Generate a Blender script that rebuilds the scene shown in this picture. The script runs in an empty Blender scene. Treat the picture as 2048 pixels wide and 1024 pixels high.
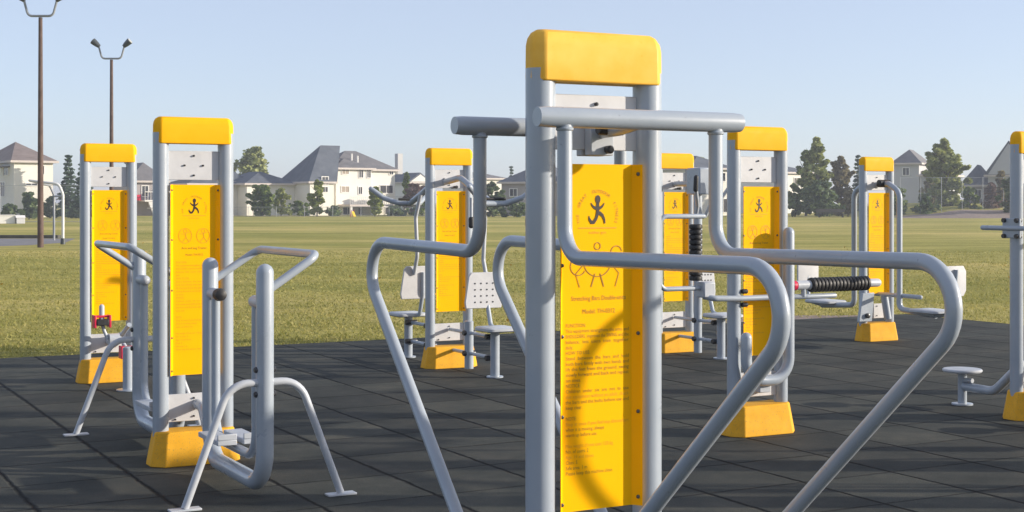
import bpy, math, random
import numpy as np
from mathutils import Vector, Matrix

random.seed(7)
RNG = np.random.default_rng(7)
SC = bpy.context.scene
COL = SC.collection
R = math.radians
PI = math.pi

EYE = 1.66          # camera height
FPX = 2880.0        # focal length in pixels of the 2048 wide photograph
HOR = 404.0         # horizon row


def xat(px, Y):
    return (px - 1024.0) / FPX * Y


def zat(py, Y):
    return EYE + (HOR - py) / FPX * Y


# ------------------------------------------------------------------ materials
def new_mat(name):
    m = bpy.data.materials.new(name)
    m.use_nodes = True
    nt = m.node_tree
    b = nt.nodes['Principled BSDF']
    return m, nt, b


def N(nt, typ, **kw):
    n = nt.nodes.new(typ)
    for k, v in kw.items():
        if k in n.inputs:
            n.inputs[k].default_value = v
        else:
            setattr(n, k, v)
    return n


def ramp(nt, fac, stops, interp='LINEAR'):
    r = nt.nodes.new('ShaderNodeValToRGB')
    r.color_ramp.interpolation = interp
    e = r.color_ramp.elements
    while len(e) < len(stops):
        e.new(0.5)
    for i, (p, c) in enumerate(stops):
        e[i].position = p
        e[i].color = (c[0], c[1], c[2], 1) if hasattr(c, '__len__') else (c, c, c, 1)
    nt.links.new(fac, r.inputs['Fac'])
    return r.outputs['Color']


def noise(nt, scale, detail=4, rough=0.55, coord='Object', vec=None):
    if vec is None:
        tc = nt.nodes.new('ShaderNodeTexCoord')
        vec = tc.outputs[coord]
    n = nt.nodes.new('ShaderNodeTexNoise')
    n.inputs['Scale'].default_value = scale
    n.inputs['Detail'].default_value = detail
    n.inputs['Roughness'].default_value = rough
    nt.links.new(vec, n.inputs['Vector'])
    return n.outputs['Fac']


def mixc(nt, fac, a, b, typ='MIX'):
    m = nt.nodes.new('ShaderNodeMix')
    m.data_type = 'RGBA'
    m.blend_type = typ
    for sock, v in ((m.inputs[0], fac), (m.inputs[6], a), (m.inputs[7], b)):
        if isinstance(v, (int, float)):
            sock.default_value = v
        elif isinstance(v, (tuple, list)):
            sock.default_value = (v[0], v[1], v[2], 1)
        else:
            nt.links.new(v, sock)
    return m.outputs[2]


def math_n(nt, op, a, b=None, c=None):
    m = nt.nodes.new('ShaderNodeMath')
    m.operation = op
    for i, v in enumerate((a, b, c)):
        if v is None:
            continue
        if isinstance(v, (int, float)):
            m.inputs[i].default_value = v
        else:
            nt.links.new(v, m.inputs[i])
    return m.outputs[0]


def bump(nt, b, height, strength=0.3, dist=0.01):
    n = nt.nodes.new('ShaderNodeBump')
    n.inputs['Strength'].default_value = strength
    n.inputs['Distance'].default_value = dist
    nt.links.new(height, n.inputs['Height'])
    nt.links.new(n.outputs['Normal'], b.inputs['Normal'])


def mat_noise(name, c1, c2, scale=6.0, rough=0.5, rough2=None, bump_s=0.0, bump_scale=200, bump_d=0.002, metal=0.0, coat=0.0, speck=None, spec=0.5):
    m, nt, b = new_mat(name)
    f = noise(nt, scale, 6, 0.6)
    col = ramp(nt, f, [(0.3, c1), (0.7, c2)])
    if speck:
        f2 = noise(nt, speck[0], 2, 0.5)
        k = ramp(nt, f2, [(speck[1], (0, 0, 0)), (speck[1] + 0.06, (1, 1, 1))])
        col = mixc(nt, k, col, speck[2])
    nt.links.new(col, b.inputs['Base Color'])
    if rough2 is None:
        b.inputs['Roughness'].default_value = rough
    else:
        f3 = noise(nt, scale * 2.3, 4, 0.6)
        rr = ramp(nt, f3, [(0.3, rough), (0.7, rough2)])
        nt.links.new(rr, b.inputs['Roughness'])
    b.inputs['Metallic'].default_value = metal
    b.inputs['Coat Weight'].default_value = coat
    b.inputs['Specular IOR Level'].default_value = spec
    if bump_s:
        bump(nt, b, noise(nt, bump_scale, 3, 0.6), bump_s, bump_d)
    return m


M = {}
M['steel'] = mat_noise('painted_grey_steel', (0.295, 0.34, 0.395), (0.36, 0.40, 0.45), 3.0, 0.25, 0.40, 0.12, 200, 0.0012, coat=0.4, speck=(70, 0.72, (0.24, 0.26, 0.30)))
M['steel_light'] = mat_noise('galvanised_light_steel', (0.38, 0.41, 0.45), (0.47, 0.49, 0.52), 7.0, 0.32, 0.5, 0.12, 300, 0.001)
M['plate'] = mat_noise('grey_plate', (0.50, 0.50, 0.51), (0.58, 0.58, 0.59), 9.0, 0.42, 0.6)
M['black'] = mat_noise('black_rubber', (0.010, 0.010, 0.011), (0.022, 0.022, 0.024), 40, 0.45, 0.65)
M['bolt'] = mat_noise('dark_bolt', (0.018, 0.018, 0.02), (0.05, 0.05, 0.055), 60, 0.35)
M['red'] = mat_noise('red_plastic', (0.55, 0.012, 0.05), (0.62, 0.02, 0.07), 20, 0.4)
M['cap'] = mat_noise('yellow_cap_plastic', (0.86, 0.415, 0.0), (0.93, 0.47, 0.008), 5, 0.5, 0.65, 0.2, 300, 0.001, speck=(75, 0.71, (0.78, 0.36, 0.0)), spec=0.15)
M['cap_faded'] = mat_noise('faded_yellow_cap', (0.84, 0.43, 0.03), (0.92, 0.53, 0.085), 7, 0.5, 0.65, 0.2, 300, 0.001, speck=(90, 0.69, (0.80, 0.37, 0.005)), spec=0.25)
M['panel'] = mat_noise('yellow_sign_sheet', (0.95, 0.475, 0.0), (0.97, 0.50, 0.0), 3, 0.5, 0.6, spec=0.06)
M['base'] = mat_noise('speckled_yellow_base', (0.68, 0.335, 0.015), (0.82, 0.42, 0.03), 9, 0.65, 0.8, 0.35, 160, 0.002, speck=(120, 0.60, (0.52, 0.29, 0.05)), spec=0.2)
M['ink'] = mat_noise('brown_print', (0.24, 0.11, 0.004), (0.38, 0.18, 0.005), 30, 0.5)
M['ink_pale'] = mat_noise('faded_print', (0.56, 0.265, 0.002), (0.70, 0.335, 0.003), 30, 0.5)
M['ink_black'] = mat_noise('black_print', (0.012, 0.008, 0.004), (0.03, 0.012, 0.006), 30, 0.5)
M['pole'] = mat_noise('brown_pole', (0.07, 0.042, 0.032), (0.13, 0.085, 0.07), 3, 0.7, 0.85)
M['pole_grey'] = mat_noise('grey_arm', (0.20, 0.22, 0.24), (0.30, 0.31, 0.33), 3, 0.5)
M['lamp_dark'] = mat_noise('dark_lamp_housing', (0.035, 0.045, 0.05), (0.06, 0.07, 0.075), 3, 0.45)
M['glass_lamp'] = mat_noise('lamp_glass', (0.35, 0.36, 0.33), (0.5, 0.5, 0.46), 3, 0.15)
M['white_tube'] = mat_noise('white_goal_tube', (0.62, 0.62, 0.60), (0.72, 0.72, 0.70), 3, 0.4)
M['asphalt'] = mat_noise('path_asphalt', (0.16, 0.155, 0.16), (0.24, 0.23, 0.235), 1.2, 0.9, None, 0.4, 40, 0.01)
M['soil'] = mat_noise('bare_soil', (0.19, 0.14, 0.115), (0.33, 0.26, 0.22), 5, 0.95, None, 0.6, 14, 0.04)
M['kerb'] = mat_noise('dark_kerb', (0.05, 0.05, 0.045), (0.10, 0.095, 0.085), 2, 0.9)
M['wall_white'] = mat_noise('white_siding', (0.70, 0.67, 0.60), (0.78, 0.75, 0.68), 0.35, 0.7)
M['wall_grey'] = mat_noise('grey_siding', (0.42, 0.42, 0.43), (0.50, 0.50, 0.50), 0.35, 0.7)
M['wall_tan'] = mat_noise('taupe_siding', (0.30, 0.27, 0.27), (0.38, 0.35, 0.34), 0.35, 0.75)
M['trim'] = mat_noise('white_trim', (0.74, 0.72, 0.68), (0.80, 0.78, 0.74), 1, 0.6)
M['fascia'] = mat_noise('pinkish_fascia', (0.50, 0.44, 0.40), (0.56, 0.50, 0.46), 1, 0.6)
M['pane'] = mat_noise('window_glass', (0.03, 0.035, 0.045), (0.06, 0.065, 0.075), 0.8, 0.08)
M['blind'] = mat_noise('blind_behind_glass', (0.34, 0.28, 0.22), (0.40, 0.33, 0.27), 0.8, 0.2)
M['dark'] = mat_noise('dark_opening', (0.02, 0.02, 0.025), (0.04, 0.04, 0.045), 1, 0.8)
M['roof'] = mat_noise('grey_shingles', (0.115, 0.115, 0.125), (0.19, 0.18, 0.185), 0.9, 0.85, None, 0.5, 5, 0.05)
M['roof_blue'] = mat_noise('slate_shingles', (0.07, 0.085, 0.11), (0.12, 0.135, 0.16), 0.9, 0.85, None, 0.5, 5, 0.05)
M['roof_brown'] = mat_noise('brown_shingles', (0.17, 0.135, 0.12), (0.26, 0.205, 0.185), 0.9, 0.85, None, 0.5, 5, 0.05)
M['bark'] = mat_noise('bark', (0.06, 0.05, 0.04), (0.12, 0.10, 0.08), 4, 0.9)
M['wood_rail'] = mat_noise('white_rail', (0.66, 0.63, 0.58), (0.74, 0.71, 0.66), 1, 0.6)
M['toy_yellow'] = mat_noise('yellow_plastic', (0.80, 0.55, 0.03), (0.85, 0.6, 0.05), 3, 0.4)
M['leaf_fall'] = mat_noise('fallen_leaf', (0.45, 0.20, 0.03), (0.60, 0.40, 0.05), 1, 0.7)
M['wire'] = mat_noise('fence_wire', (0.34, 0.36, 0.37), (0.42, 0.43, 0.44), 1, 0.5)


def leaf_mat(name, dark, mid, light, scale=0.35):
    m, nt, b = new_mat(name)
    f = noise(nt, scale, 4, 0.6)
    g = nt.nodes.new('ShaderNodeNewGeometry')
    s = math_n(nt, 'MULTIPLY_ADD', g.outputs['Random Per Island'], 0.5, -0.25)
    f = math_n(nt, 'ADD', f, s)
    col = ramp(nt, f, [(0.28, dark), (0.5, mid), (0.74, light)])
    nt.links.new(col, b.inputs['Base Color'])
    b.inputs['Roughness'].default_value = 0.65
    b.inputs['Transmission Weight'].default_value = 0.0
    tr = nt.nodes.new('ShaderNodeBsdfTranslucent')
    nt.links.new(col, tr.inputs['Color'])
    mx = nt.nodes.new('ShaderNodeMixShader')
    mx.inputs[0].default_value = 0.4
    nt.links.new(b.outputs[0], mx.inputs[1])
    nt.links.new(tr.outputs[0], mx.inputs[2])
    nt.links.new(mx.outputs[0], nt.nodes['Material Output'].inputs['Surface'])
    return m


M['leaf_green'] = leaf_mat('mid_green_leaves', (0.07, 0.125, 0.03), (0.16, 0.235, 0.05), (0.3, 0.36, 0.09))
M['leaf_olive'] = leaf_mat('olive_leaves', (0.15, 0.19, 0.055), (0.29, 0.33, 0.095), (0.46, 0.48, 0.17))
M['leaf_dark'] = leaf_mat('dark_green_leaves', (0.055, 0.095, 0.045), (0.115, 0.175, 0.07), (0.2, 0.26, 0.1))
M['leaf_spruce'] = leaf_mat('spruce_needles', (0.04, 0.08, 0.055), (0.075, 0.125, 0.08), (0.13, 0.19, 0.11))
M['leaf_lime'] = leaf_mat('yellow_green_leaves', (0.16, 0.2, 0.04), (0.27, 0.32, 0.065), (0.4, 0.44, 0.11))
M['leaf_red'] = leaf_mat('purple_brown_leaves', (0.12, 0.08, 0.072), (0.2, 0.13, 0.11), (0.28, 0.19, 0.15))
M['leaf_brown'] = leaf_mat('brownish_green_leaves', (0.15, 0.135, 0.07), (0.26, 0.225, 0.115), (0.36, 0.31, 0.17))


def grass_ground_mat():
    m, nt, b = new_mat('mown_grass_ground')
    tc = nt.nodes.new('ShaderNodeTexCoord')
    mp = nt.nodes.new('ShaderNodeMapping')
    mp.inputs['Scale'].default_value = (0.30, 1.0, 1.0)
    nt.links.new(tc.outputs['Object'], mp.inputs['Vector'])
    big = noise(nt, 0.075, 6, 0.62, vec=mp.outputs[0])
    mid = noise(nt, 0.5, 5, 0.65, vec=mp.outputs[0])
    fine = noise(nt, 9.0, 4, 0.75, vec=mp.outputs[0])
    vfine = noise(nt, 55.0, 2, 0.7)
    base = ramp(nt, big, [(0.34, (0.265, 0.272, 0.066)), (0.48, (0.365, 0.335, 0.098)), (0.62, (0.52, 0.435, 0.16))])
    c2 = ramp(nt, mid, [(0.34, (0.70, 0.74, 0.62)), (0.52, (1.0, 1.0, 1.0)), (0.70, (1.25, 1.20, 1.2))])
    col = mixc(nt, 0.85, base, c2, 'MULTIPLY')
    c3 = ramp(nt, fine, [(0.30, (0.70, 0.72, 0.62)), (0.5, (1.0, 1.0, 1.0)), (0.72, (1.3, 1.25, 1.2))])
    col = mixc(nt, 0.85, col, c3, 'MULTIPLY')
    c4 = ramp(nt, vfine, [(0.34, (0.72, 0.74, 0.64)), (0.5, (1, 1, 1)), (0.68, (1.3, 1.26, 1.2))])
    col = mixc(nt, 0.7, col, c4, 'MULTIPLY')
    nt.links.new(col, b.inputs['Base Color'])
    b.inputs['Roughness'].default_value = 0.9
    b.inputs['Specular IOR Level'].default_value = 0.1
    h = math_n(nt, 'ADD', math_n(nt, 'MULTIPLY', fine, 1.0), math_n(nt, 'MULTIPLY', vfine, 0.4))
    bump(nt, b, h, 1.0, 0.06)
    return m


M['grass_ground'] = grass_ground_mat()
M['blade'] = leaf_mat('grass_blades', (0.25, 0.25, 0.056), (0.355, 0.328, 0.09), (0.48, 0.41, 0.135), 0.8)

TILE = 0.69


def rubber_mat():
    m, nt, b = new_mat('black_rubber_tiles')
    tc = nt.nodes.new('ShaderNodeTexCoord')
    wob = nt.nodes.new('ShaderNodeTexNoise')
    wob.inputs['Scale'].default_value = 9.0
    wob.inputs['Detail'].default_value = 3
    nt.links.new(tc.outputs['Object'], wob.inputs['Vector'])
    sep = nt.nodes.new('ShaderNodeSeparateXYZ')
    nt.links.new(tc.outputs['Object'], sep.inputs[0])
    sw = nt.nodes.new('ShaderNodeSeparateColor')
    nt.links.new(wob.outputs['Color'], sw.inputs[0])
    x = math_n(nt, 'ADD', sep.outputs[0], math_n(nt, 'MULTIPLY_ADD', sw.outputs[0], 0.03, -0.015))
    y = math_n(nt, 'ADD', sep.outputs[1], math_n(nt, 'MULTIPLY_ADD', sw.outputs[1], 0.03, -0.015))
    fx = math_n(nt, 'FRACT', math_n(nt, 'DIVIDE', math_n(nt, 'ADD', x, 50 * TILE - 0.025), TILE))
    fy = math_n(nt, 'FRACT', math_n(nt, 'DIVIDE', math_n(nt, 'ADD', y, 50 * TILE + 0.2), TILE))
    dx = math_n(nt, 'ABSOLUTE', math_n(nt, 'SUBTRACT', fx, 0.5))
    dy = math_n(nt, 'ABSOLUTE', math_n(nt, 'SUBTRACT', fy, 0.5))
    lx = math_n(nt, 'SUBTRACT', 0.5, dx)
    ly = math_n(nt, 'SUBTRACT', 0.5, dy)
    gapn = noise(nt, 1.1, 3, 0.6)
    wx = math_n(nt, 'MULTIPLY_ADD', gapn, 0.050, 0.012)
    wy = math_n(nt, 'MULTIPLY_ADD', gapn, 0.048, 0.004)
    sx = nt.nodes.new('ShaderNodeMapRange')
    sx.interpolation_type = 'SMOOTHSTEP'
    nt.links.new(lx, sx.inputs['Value'])
    sx.inputs['From Min'].default_value = 0.0
    nt.links.new(wx, sx.inputs['From Max'])
    sy = nt.nodes.new('ShaderNodeMapRange')
    sy.interpolation_type = 'SMOOTHSTEP'
    nt.links.new(ly, sy.inputs['Value'])
    sy.inputs['From Min'].default_value = 0.0
    nt.links.new(wy, sy.inputs['From Max'])
    seam = math_n(nt, 'MULTIPLY', sx.outputs[0], math_n(nt, 'MULTIPLY_ADD', sy.outputs[0], 0.75, 0.25))
    # one tone per tile
    cell = nt.nodes.new('ShaderNodeCombineXYZ')
    nt.links.new(math_n(nt, 'FLOOR', math_n(nt, 'DIVIDE', math_n(nt, 'ADD', x, 50 * TILE - 0.025), TILE)), cell.inputs[0])
    nt.links.new(math_n(nt, 'FLOOR', math_n(nt, 'DIVIDE', math_n(nt, 'ADD', y, 50 * TILE + 0.2), TILE)), cell.inputs[1])
    wn = nt.nodes.new('ShaderNodeTexWhiteNoise')
    nt.links.new(cell.outputs[0], wn.inputs['Vector'])
    grain = noise(nt, 130, 3, 0.7)
    blot = noise(nt, 1.5, 8, 0.72)
    base = ramp(nt, blot, [(0.30, (0.026, 0.031, 0.030)), (0.5, (0.048, 0.052, 0.048)), (0.70, (0.078, 0.077, 0.066))])
    base = mixc(nt, 1.0, base, ramp(nt, wn.outputs['Value'], [(0, (0.76, 0.77, 0.79)), (1, (1.22, 1.20, 1.15))]), 'MULTIPLY')
    base = mixc(nt, 1.0, base, ramp(nt, grain, [(0.32, (0.6, 0.6, 0.6)), (0.5, (1, 1, 1)), (0.68, (1.55, 1.5, 1.45))]), 'MULTIPLY')
    col = mixc(nt, seam, (0.003, 0.003, 0.003), base)
    nt.links.new(col, b.inputs['Base Color'])
    b.inputs['Roughness'].default_value = 0.85
    b.inputs['Specular IOR Level'].default_value = 0.15
    h = math_n(nt, 'ADD', seam, math_n(nt, 'MULTIPLY', grain, 0.25))
    bump(nt, b, h, 0.7, 0.012)
    return m


M['rubber'] = rubber_mat()


# ------------------------------------------------------------------ mesh building
class MB:
    def __init__(self):
        self.v, self.f = [], []

    def add(self, verts, faces):
        o = len(self.v)
        self.v += [tuple(p) for p in verts]
        self.f += [tuple(i + o for i in fc) for fc in faces]
        return self

    def box(self, x0, x1, y0, y1, z0, z1):
        v = [(x0, y0, z0), (x1, y0, z0), (x1, y1, z0), (x0, y1, z0), (x0, y0, z1), (x1, y0, z1), (x1, y1, z1), (x0, y1, z1)]
        return self.add(v, [(0, 3, 2, 1), (4, 5, 6, 7), (0, 1, 5, 4), (1, 2, 6, 5), (2, 3, 7, 6), (3, 0, 4, 7)])

    def loft(self, rings):
        n = len(rings[0])
        v = [p for r in rings for p in r]
        f = []
        for k in range(len(rings) - 1):
            for i in range(n):
                j = (i + 1) % n
                f.append((k * n + i, k * n + j, (k + 1) * n + j, (k + 1) * n + i))
        f.append(tuple(reversed(range(n))))
        f.append(tuple((len(rings) - 1) * n + i for i in range(n)))
        return self.add(v, f)

    def tube(self, path, r, n=16, dome=(False, False)):
        P = [Vector(p) for p in path]
        rs = list(r) if hasattr(r, '__len__') else [r] * len(P)
        if dome[0]:
            d = (P[0] - P[1]).normalized()
            P0, r0 = P[0], rs[0]
            ext = [(P0 + d * r0 * math.sin(a), max(r0 * math.cos(a), 1e-4)) for a in (R(86), R(65), R(42), R(20))]
            P = [e[0] for e in ext] + P
            rs = [e[1] for e in ext] + rs
        if dome[1]:
            d = (P[-1] - P[-2]).normalized()
            P0, r0 = P[-1], rs[-1]
            ext = [(P0 + d * r0 * math.sin(a), max(r0 * math.cos(a), 1e-4)) for a in (R(20), R(42), R(65), R(86))]
            P = P + [e[0] for e in ext]
            rs = rs + [e[1] for e in ext]
        T = []
        for i in range(len(P)):
            a = P[max(i - 1, 0)]
            b = P[min(i + 1, len(P) - 1)]
            T.append((b - a).normalized())
        up = Vector((0, 0, 1)) if abs(T[0].z) < 0.9 else Vector((1, 0, 0))
        nrm = (up - T[0] * up.dot(T[0])).normalized()
        rings = []
        for i in range(len(P)):
            nrm = (nrm - T[i] * nrm.dot(T[i])).normalized()
            bi = T[i].cross(nrm)
            rings.append([P[i] + (nrm * math.cos(2 * PI * k / n) + bi * math.sin(2 * PI * k / n)) * rs[i] for k in range(n)])
        return self.loft(rings)

    def lathe(self, prof, c=(0, 0, 0), axis='z', n=24):
        rings = []
        for (r, h) in prof:
            ring = []
            for k in range(n):
                a = 2 * PI * k / n
                ca, sa = r * math.cos(a), r * math.sin(a)
                if axis == 'z':
                    ring.append((c[0] + ca, c[1] + sa, c[2] + h))
                elif axis == 'x':
                    ring.append((c[0] + h, c[1] + ca, c[2] + sa))
                else:
                    ring.append((c[0] + sa, c[1] + h, c[2] + ca))
            rings.append(ring)
        return self.loft(rings)

    def mesh(self, name, mat, sharp=32, bevel=0):
        me = bpy.data.meshes.new(name)
        me.from_pydata(self.v, [], self.f)
        me.materials.append(mat)
        if sharp:
            me.polygons.foreach_set('use_smooth', [True] * len(me.polygons))
            me.set_sharp_from_angle(angle=R(sharp))
        me.update()
        return me

    def obj(self, name, mat, parent=None, sharp=32, bevel=0):
        return link(name, self.mesh(name, mat, sharp), parent, bevel)


def link(name, me, parent=None, bevel=0):
    o = bpy.data.objects.new(name, me)
    COL.objects.link(o)
    if parent is not None:
        o.parent = parent
    if bevel:
        b = o.modifiers.new('Bevel', 'BEVEL')
        b.width = bevel
        b.segments = 2
        b.limit_method = 'ANGLE'
        b.angle_limit = R(35)
    return o


def root(name, label, cat, loc=(0, 0, 0), rz=0.0, group=None):
    o = bpy.data.objects.new(name, None)
    COL.objects.link(o)
    o.location = loc
    o.rotation_euler = (0, 0, rz)
    o.empty_display_size = 0.3
    tag(o, label, cat, group)
    return o


def tag(o, label=None, cat=None, group=None, kind=None):
    if label:
        o['label'] = label
    if cat:
        o['category'] = cat
    if group:
        o['group'] = group
    if kind:
        o['kind'] = kind
    return o


def fillet(pts, rad, seg=7):
    """polyline with rounded corners"""
    P = [Vector(p) for p in pts]
    rr = rad if hasattr(rad, '__len__') else [rad] * (len(P) - 2)
    out = [P[0]]
    for i in range(1, len(P) - 1):
        a, b, c = P[i - 1], P[i], P[i + 1]
        u, w = (a - b).normalized(), (c - b).normalized()
        ang = u.angle(w)
        r = rr[i - 1]
        tl = r / math.tan(ang / 2)
        tl = min(tl, 0.49 * (a - b).length if i > 1 else 0.95 * (a - b).length, 0.95 * (c - b).length)
        r = tl * math.tan(ang / 2)
        cen = b + (u + w).normalized() * (r / math.sin(ang / 2))
        s, e = b + u * tl, b + w * tl
        va, vb = s - cen, e - cen
        tot = va.angle(vb)
        ax = va.cross(vb).normalized()
        n = max(3, int(seg * tot / (PI / 2)) + 1)
        for k in range(n + 1):
            out.append(cen + Matrix.Rotation(tot * k / n, 3, ax) @ va)
    out.append(P[-1])
    return out


def children(o):
    return [c for c in bpy.data.objects if c.parent == o]


# ------------------------------------------------------------------ print on the sign panels
def text_into(mb, body, x, z, size, y, align='CENTER', ang=0.0, condense=1.0, fit=None):
    cu = bpy.data.curves.new('t', 'FONT')
    cu.body = body
    cu.size = size
    cu.align_x = align
    cu.resolution_u = 2
    ob = bpy.data.objects.new('t', cu)
    COL.objects.link(ob)
    dg = bpy.context.evaluated_depsgraph_get()
    me = bpy.data.meshes.new_from_object(ob.evaluated_get(dg))
    if fit:
        condense = fit / max(v.co.x for v in me.vertices)
    ca, sa = math.cos(ang), math.sin(ang)
    vv = []
    for v in me.vertices:
        px, pz = v.co.x * condense, v.co.y
        vv.append((x + px * ca - pz * sa, y, z + px * sa + pz * ca))
    ff = [tuple(p.vertices) for p in me.polygons]
    mb.add(vv, ff)
    bpy.data.objects.remove(ob)
    bpy.data.curves.remove(cu)
    bpy.data.meshes.remove(me)


def stroke(mb, pts, w, y):
    """flat ribbon in the x/z plane, width list w"""
    n = len(pts)
    ws = w if hasattr(w, '__len__') else [w] * n
    vs = []
    for i in range(n):
        a = pts[max(i - 1, 0)]
        b = pts[min(i + 1, n - 1)]
        dx, dz = b[0] - a[0], b[1] - a[1]
        l = math.hypot(dx, dz) or 1
        nx, nz = -dz / l * ws[i] / 2, dx / l * ws[i] / 2
        vs += [(pts[i][0] + nx, y, pts[i][1] + nz), (pts[i][0] - nx, y, pts[i][1] - nz)]
    mb.add(vs, [(2 * i, 2 * i + 1, 2 * i + 3, 2 * i + 2) for i in range(n - 1)])


def arc(cx, cz, r, a0, a1, n=14, rz=None):
    rz = rz or r
    return [(cx + r * math.cos(R(a0 + (a1 - a0) * k / n)), cz + rz * math.sin(R(a0 + (a1 - a0) * k / n))) for k in range(n + 1)]


PY = -0.016      # front face of the sheet
YP = PY - 0.0014   # print sits proud of it

LINES_A = [
    ('FUNCTION:', 0), ('This equipment strengthens the arms and', 1), ('SHOULDERS, improves the SWING and the', 1), ('balance,  lets  users  train  together', 1), ('daily.', 0),
    ('HOW TO USE:', 0), ('Stand  between  the  bars  and  hold', 1), ('both bars firmly with two hands and', 1), ('lift the feet from the ground, swing', 1), ('slowly forward and back and repeat', 1), ('ten times.', 0),
    ('NOTICE:', 0), ('Children  under  six  are  not  to  use', 1), ('this equipment without an adult, check', 1), ('the bars and the bolts before use and', 1), ('keep clear.', 0), ('', 0),
    ('NOTE:', 0), ('Stop at once if you feel any discomfort', 1), ('when it is moving, always', 0), ('warm up before use.', 0), ('', 0),
    ('Max weight of one user 120 kg', 0), ('No. of users: 2', 0), ('Age: 14 and above', 0), ('Class: S', 0), ('Safe area: 1 m', 0), ('Please keep this machine clean', 0)]


def make_prints(kind):
    logo, fine, pale = MB(), MB(), MB()
    lz = 1.625
    # runner mark
    logo.lathe([(0.013, 0), (0.013, 0.0002)], (0.002, YP, lz + 0.040), 'y', 14)
    stroke(logo, [(0.002, lz + 0.03), (0.001, lz + 0.012)], [0.014, 0.016], YP)
    stroke(logo, arc(0.001, lz + 0.042, 0.036, 205, 335, 12, 0.030), [0.003 + 0.007 * math.sin(PI * k / 12) for k in range(13)], YP - 0.0003)
    stroke(logo, [(0.004, lz + 0.016), (0.0, lz - 0.004), (-0.006, lz - 0.018), (-0.018, lz - 0.030), (-0.030, lz - 0.030), (-0.040, lz - 0.020), (-0.042, lz - 0.010)],
           [0.014, 0.014, 0.012, 0.012, 0.012, 0.009, 0.003], YP - 0.0002)
    stroke(logo, [(-0.004, lz - 0.002), (0.012, lz - 0.002), (0.026, lz - 0.010), (0.034, lz - 0.022), (0.036, lz - 0.034)], [0.010, 0.012, 0.011, 0.009, 0.006], YP - 0.0004)
    logo.v = [(p[0] * 0.80, p[1], lz + (p[2] - lz) * 1.10) for p in logo.v]
    # ring of lettering
    ring = 'THE  GREAT  OUTDOOR  FITNESS'
    for i, ch in enumerate(ring):
        if ch == ' ':
            continue
        a = 200 - 220 * i / (len(ring) - 1)
        rr = 0.072
        text_into(fine, ch, rr * math.cos(R(a)), lz - 0.006 + rr * math.sin(R(a)), 0.015, YP, 'CENTER', R(a - 90))
    stroke(pale, [(-0.075, lz - 0.052), (0.075, lz - 0.052)], 0.003, YP)
    text_into(pale, 'outdoor gym', 0, lz - 0.071, 0.013, YP)
    # exercise sketches
    if kind == 'a':
        stroke(fine, arc(0, 1.465, 0.055, 200, 340, 16), 0.003, YP)
        stroke(fine, arc(-0.075, 1.445, 0.03, 60, 330, 14), 0.003, YP)
        stroke(fine, arc(0.075, 1.49, 0.022, 10, 330, 14), 0.003, YP)
        stroke(fine, arc(0.0, 1.512, 0.012, 0, 360, 12), 0.003, YP)
        for sx in (-1, 1):
            stroke(fine, [(sx * 0.055, 1.45), (sx * 0.085, 1.42), (sx * 0.07, 1.375)], 0.003, YP)
            stroke(fine, [(sx * 0.01, 1.42), (sx * 0.025, 1.375)], 0.004, YP)
        text_into(fine, 'Stretching Bars Double-units', 0.005, 1.331, 0.0215, YP, 'CENTER', 0, 0.86)
        text_into(fine, 'Model: TH-0312', 0.005, 1.287, 0.0215, YP, 'CENTER', 0, 0.9)
        z = 1.243
        for s, full in LINES_A:
            if s:
                text_into(fine if random.random() < 0.7 else pale, s, -0.124, z, 0.0168, YP, 'LEFT', 0, 0.88, 0.248 if full else None)
            z -= 0.0182
    else:
        for sx in (-0.058, 0.058):
            stroke(pale, arc(sx, 1.445, 0.042, 0, 360, 18, 0.048), 0.003, YP)
            stroke(pale, arc(sx, 1.475, 0.011, 0, 360, 10), 0.003, YP)
            stroke(pale, [(sx, 1.463), (sx + 0.006, 1.435), (sx - 0.018, 1.408)], 0.004, YP)
            stroke(pale, [(sx + 0.006, 1.435), (sx + 0.024, 1.407)], 0.004, YP)
            stroke(pale, [(sx - 0.026, 1.458), (sx, 1.455), (sx + 0.026, 1.47)], 0.003, YP)
        text_into(fine, 'Arm and Leg Trainer', 0, 1.36, 0.0215, YP, 'CENTER', 0, 0.9)
        text_into(fine, 'Model: TH-0312', 0, 1.318, 0.019, YP, 'CENTER', 0, 0.9)
        z = 1.272
        for s, full in LINES_A:
            if s:
                text_into(pale, s, -0.118, z, 0.0155, YP, 'LEFT', 0, 0.85, 0.236 if full else None)
            z -= 0.0205
    return (logo.mesh('emblem', M['ink_black'], 0), fine.mesh('lettering', M['ink'], 0), pale.mesh('fine_print', M['ink_pale'], 0))


PRINT = {'a': make_prints('a'), 'b': make_prints('b')}

# ------------------------------------------------------------------ the shared tower of every station
YAW = R(28.2)
CACHE = {}


def cached(key, fn):
    if key not in CACHE:
        CACHE[key] = fn()
    return CACHE[key]


def octagon(hx, hy, c, z):
    return [(-hx + c, -hy, z), (hx - c, -hy, z), (hx, -hy + c, z), (hx, hy - c, z), (hx - c, hy, z), (-hx + c, hy, z), (-hx, hy - c, z), (-hx, -hy + c, z)]


def rounded(hx, hy, c, z, n=5):
    out = []
    for (sx, sy, a0) in ((1, -1, -90), (1, 1, 0), (-1, 1, 90), (-1, -1, 180)):
        for k in range(n + 1):
            a = R(a0 + 90 * k / n)
            out.append((sx * (hx - c) + c * math.cos(a), sy * (hy - c) + c * math.sin(a), z))
    return out


def post_mesh():
    return MB().tube([(0, 0, 0.06), (0, 0, 2.10)], 0.050, 28).mesh('post', M['steel'])


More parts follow.
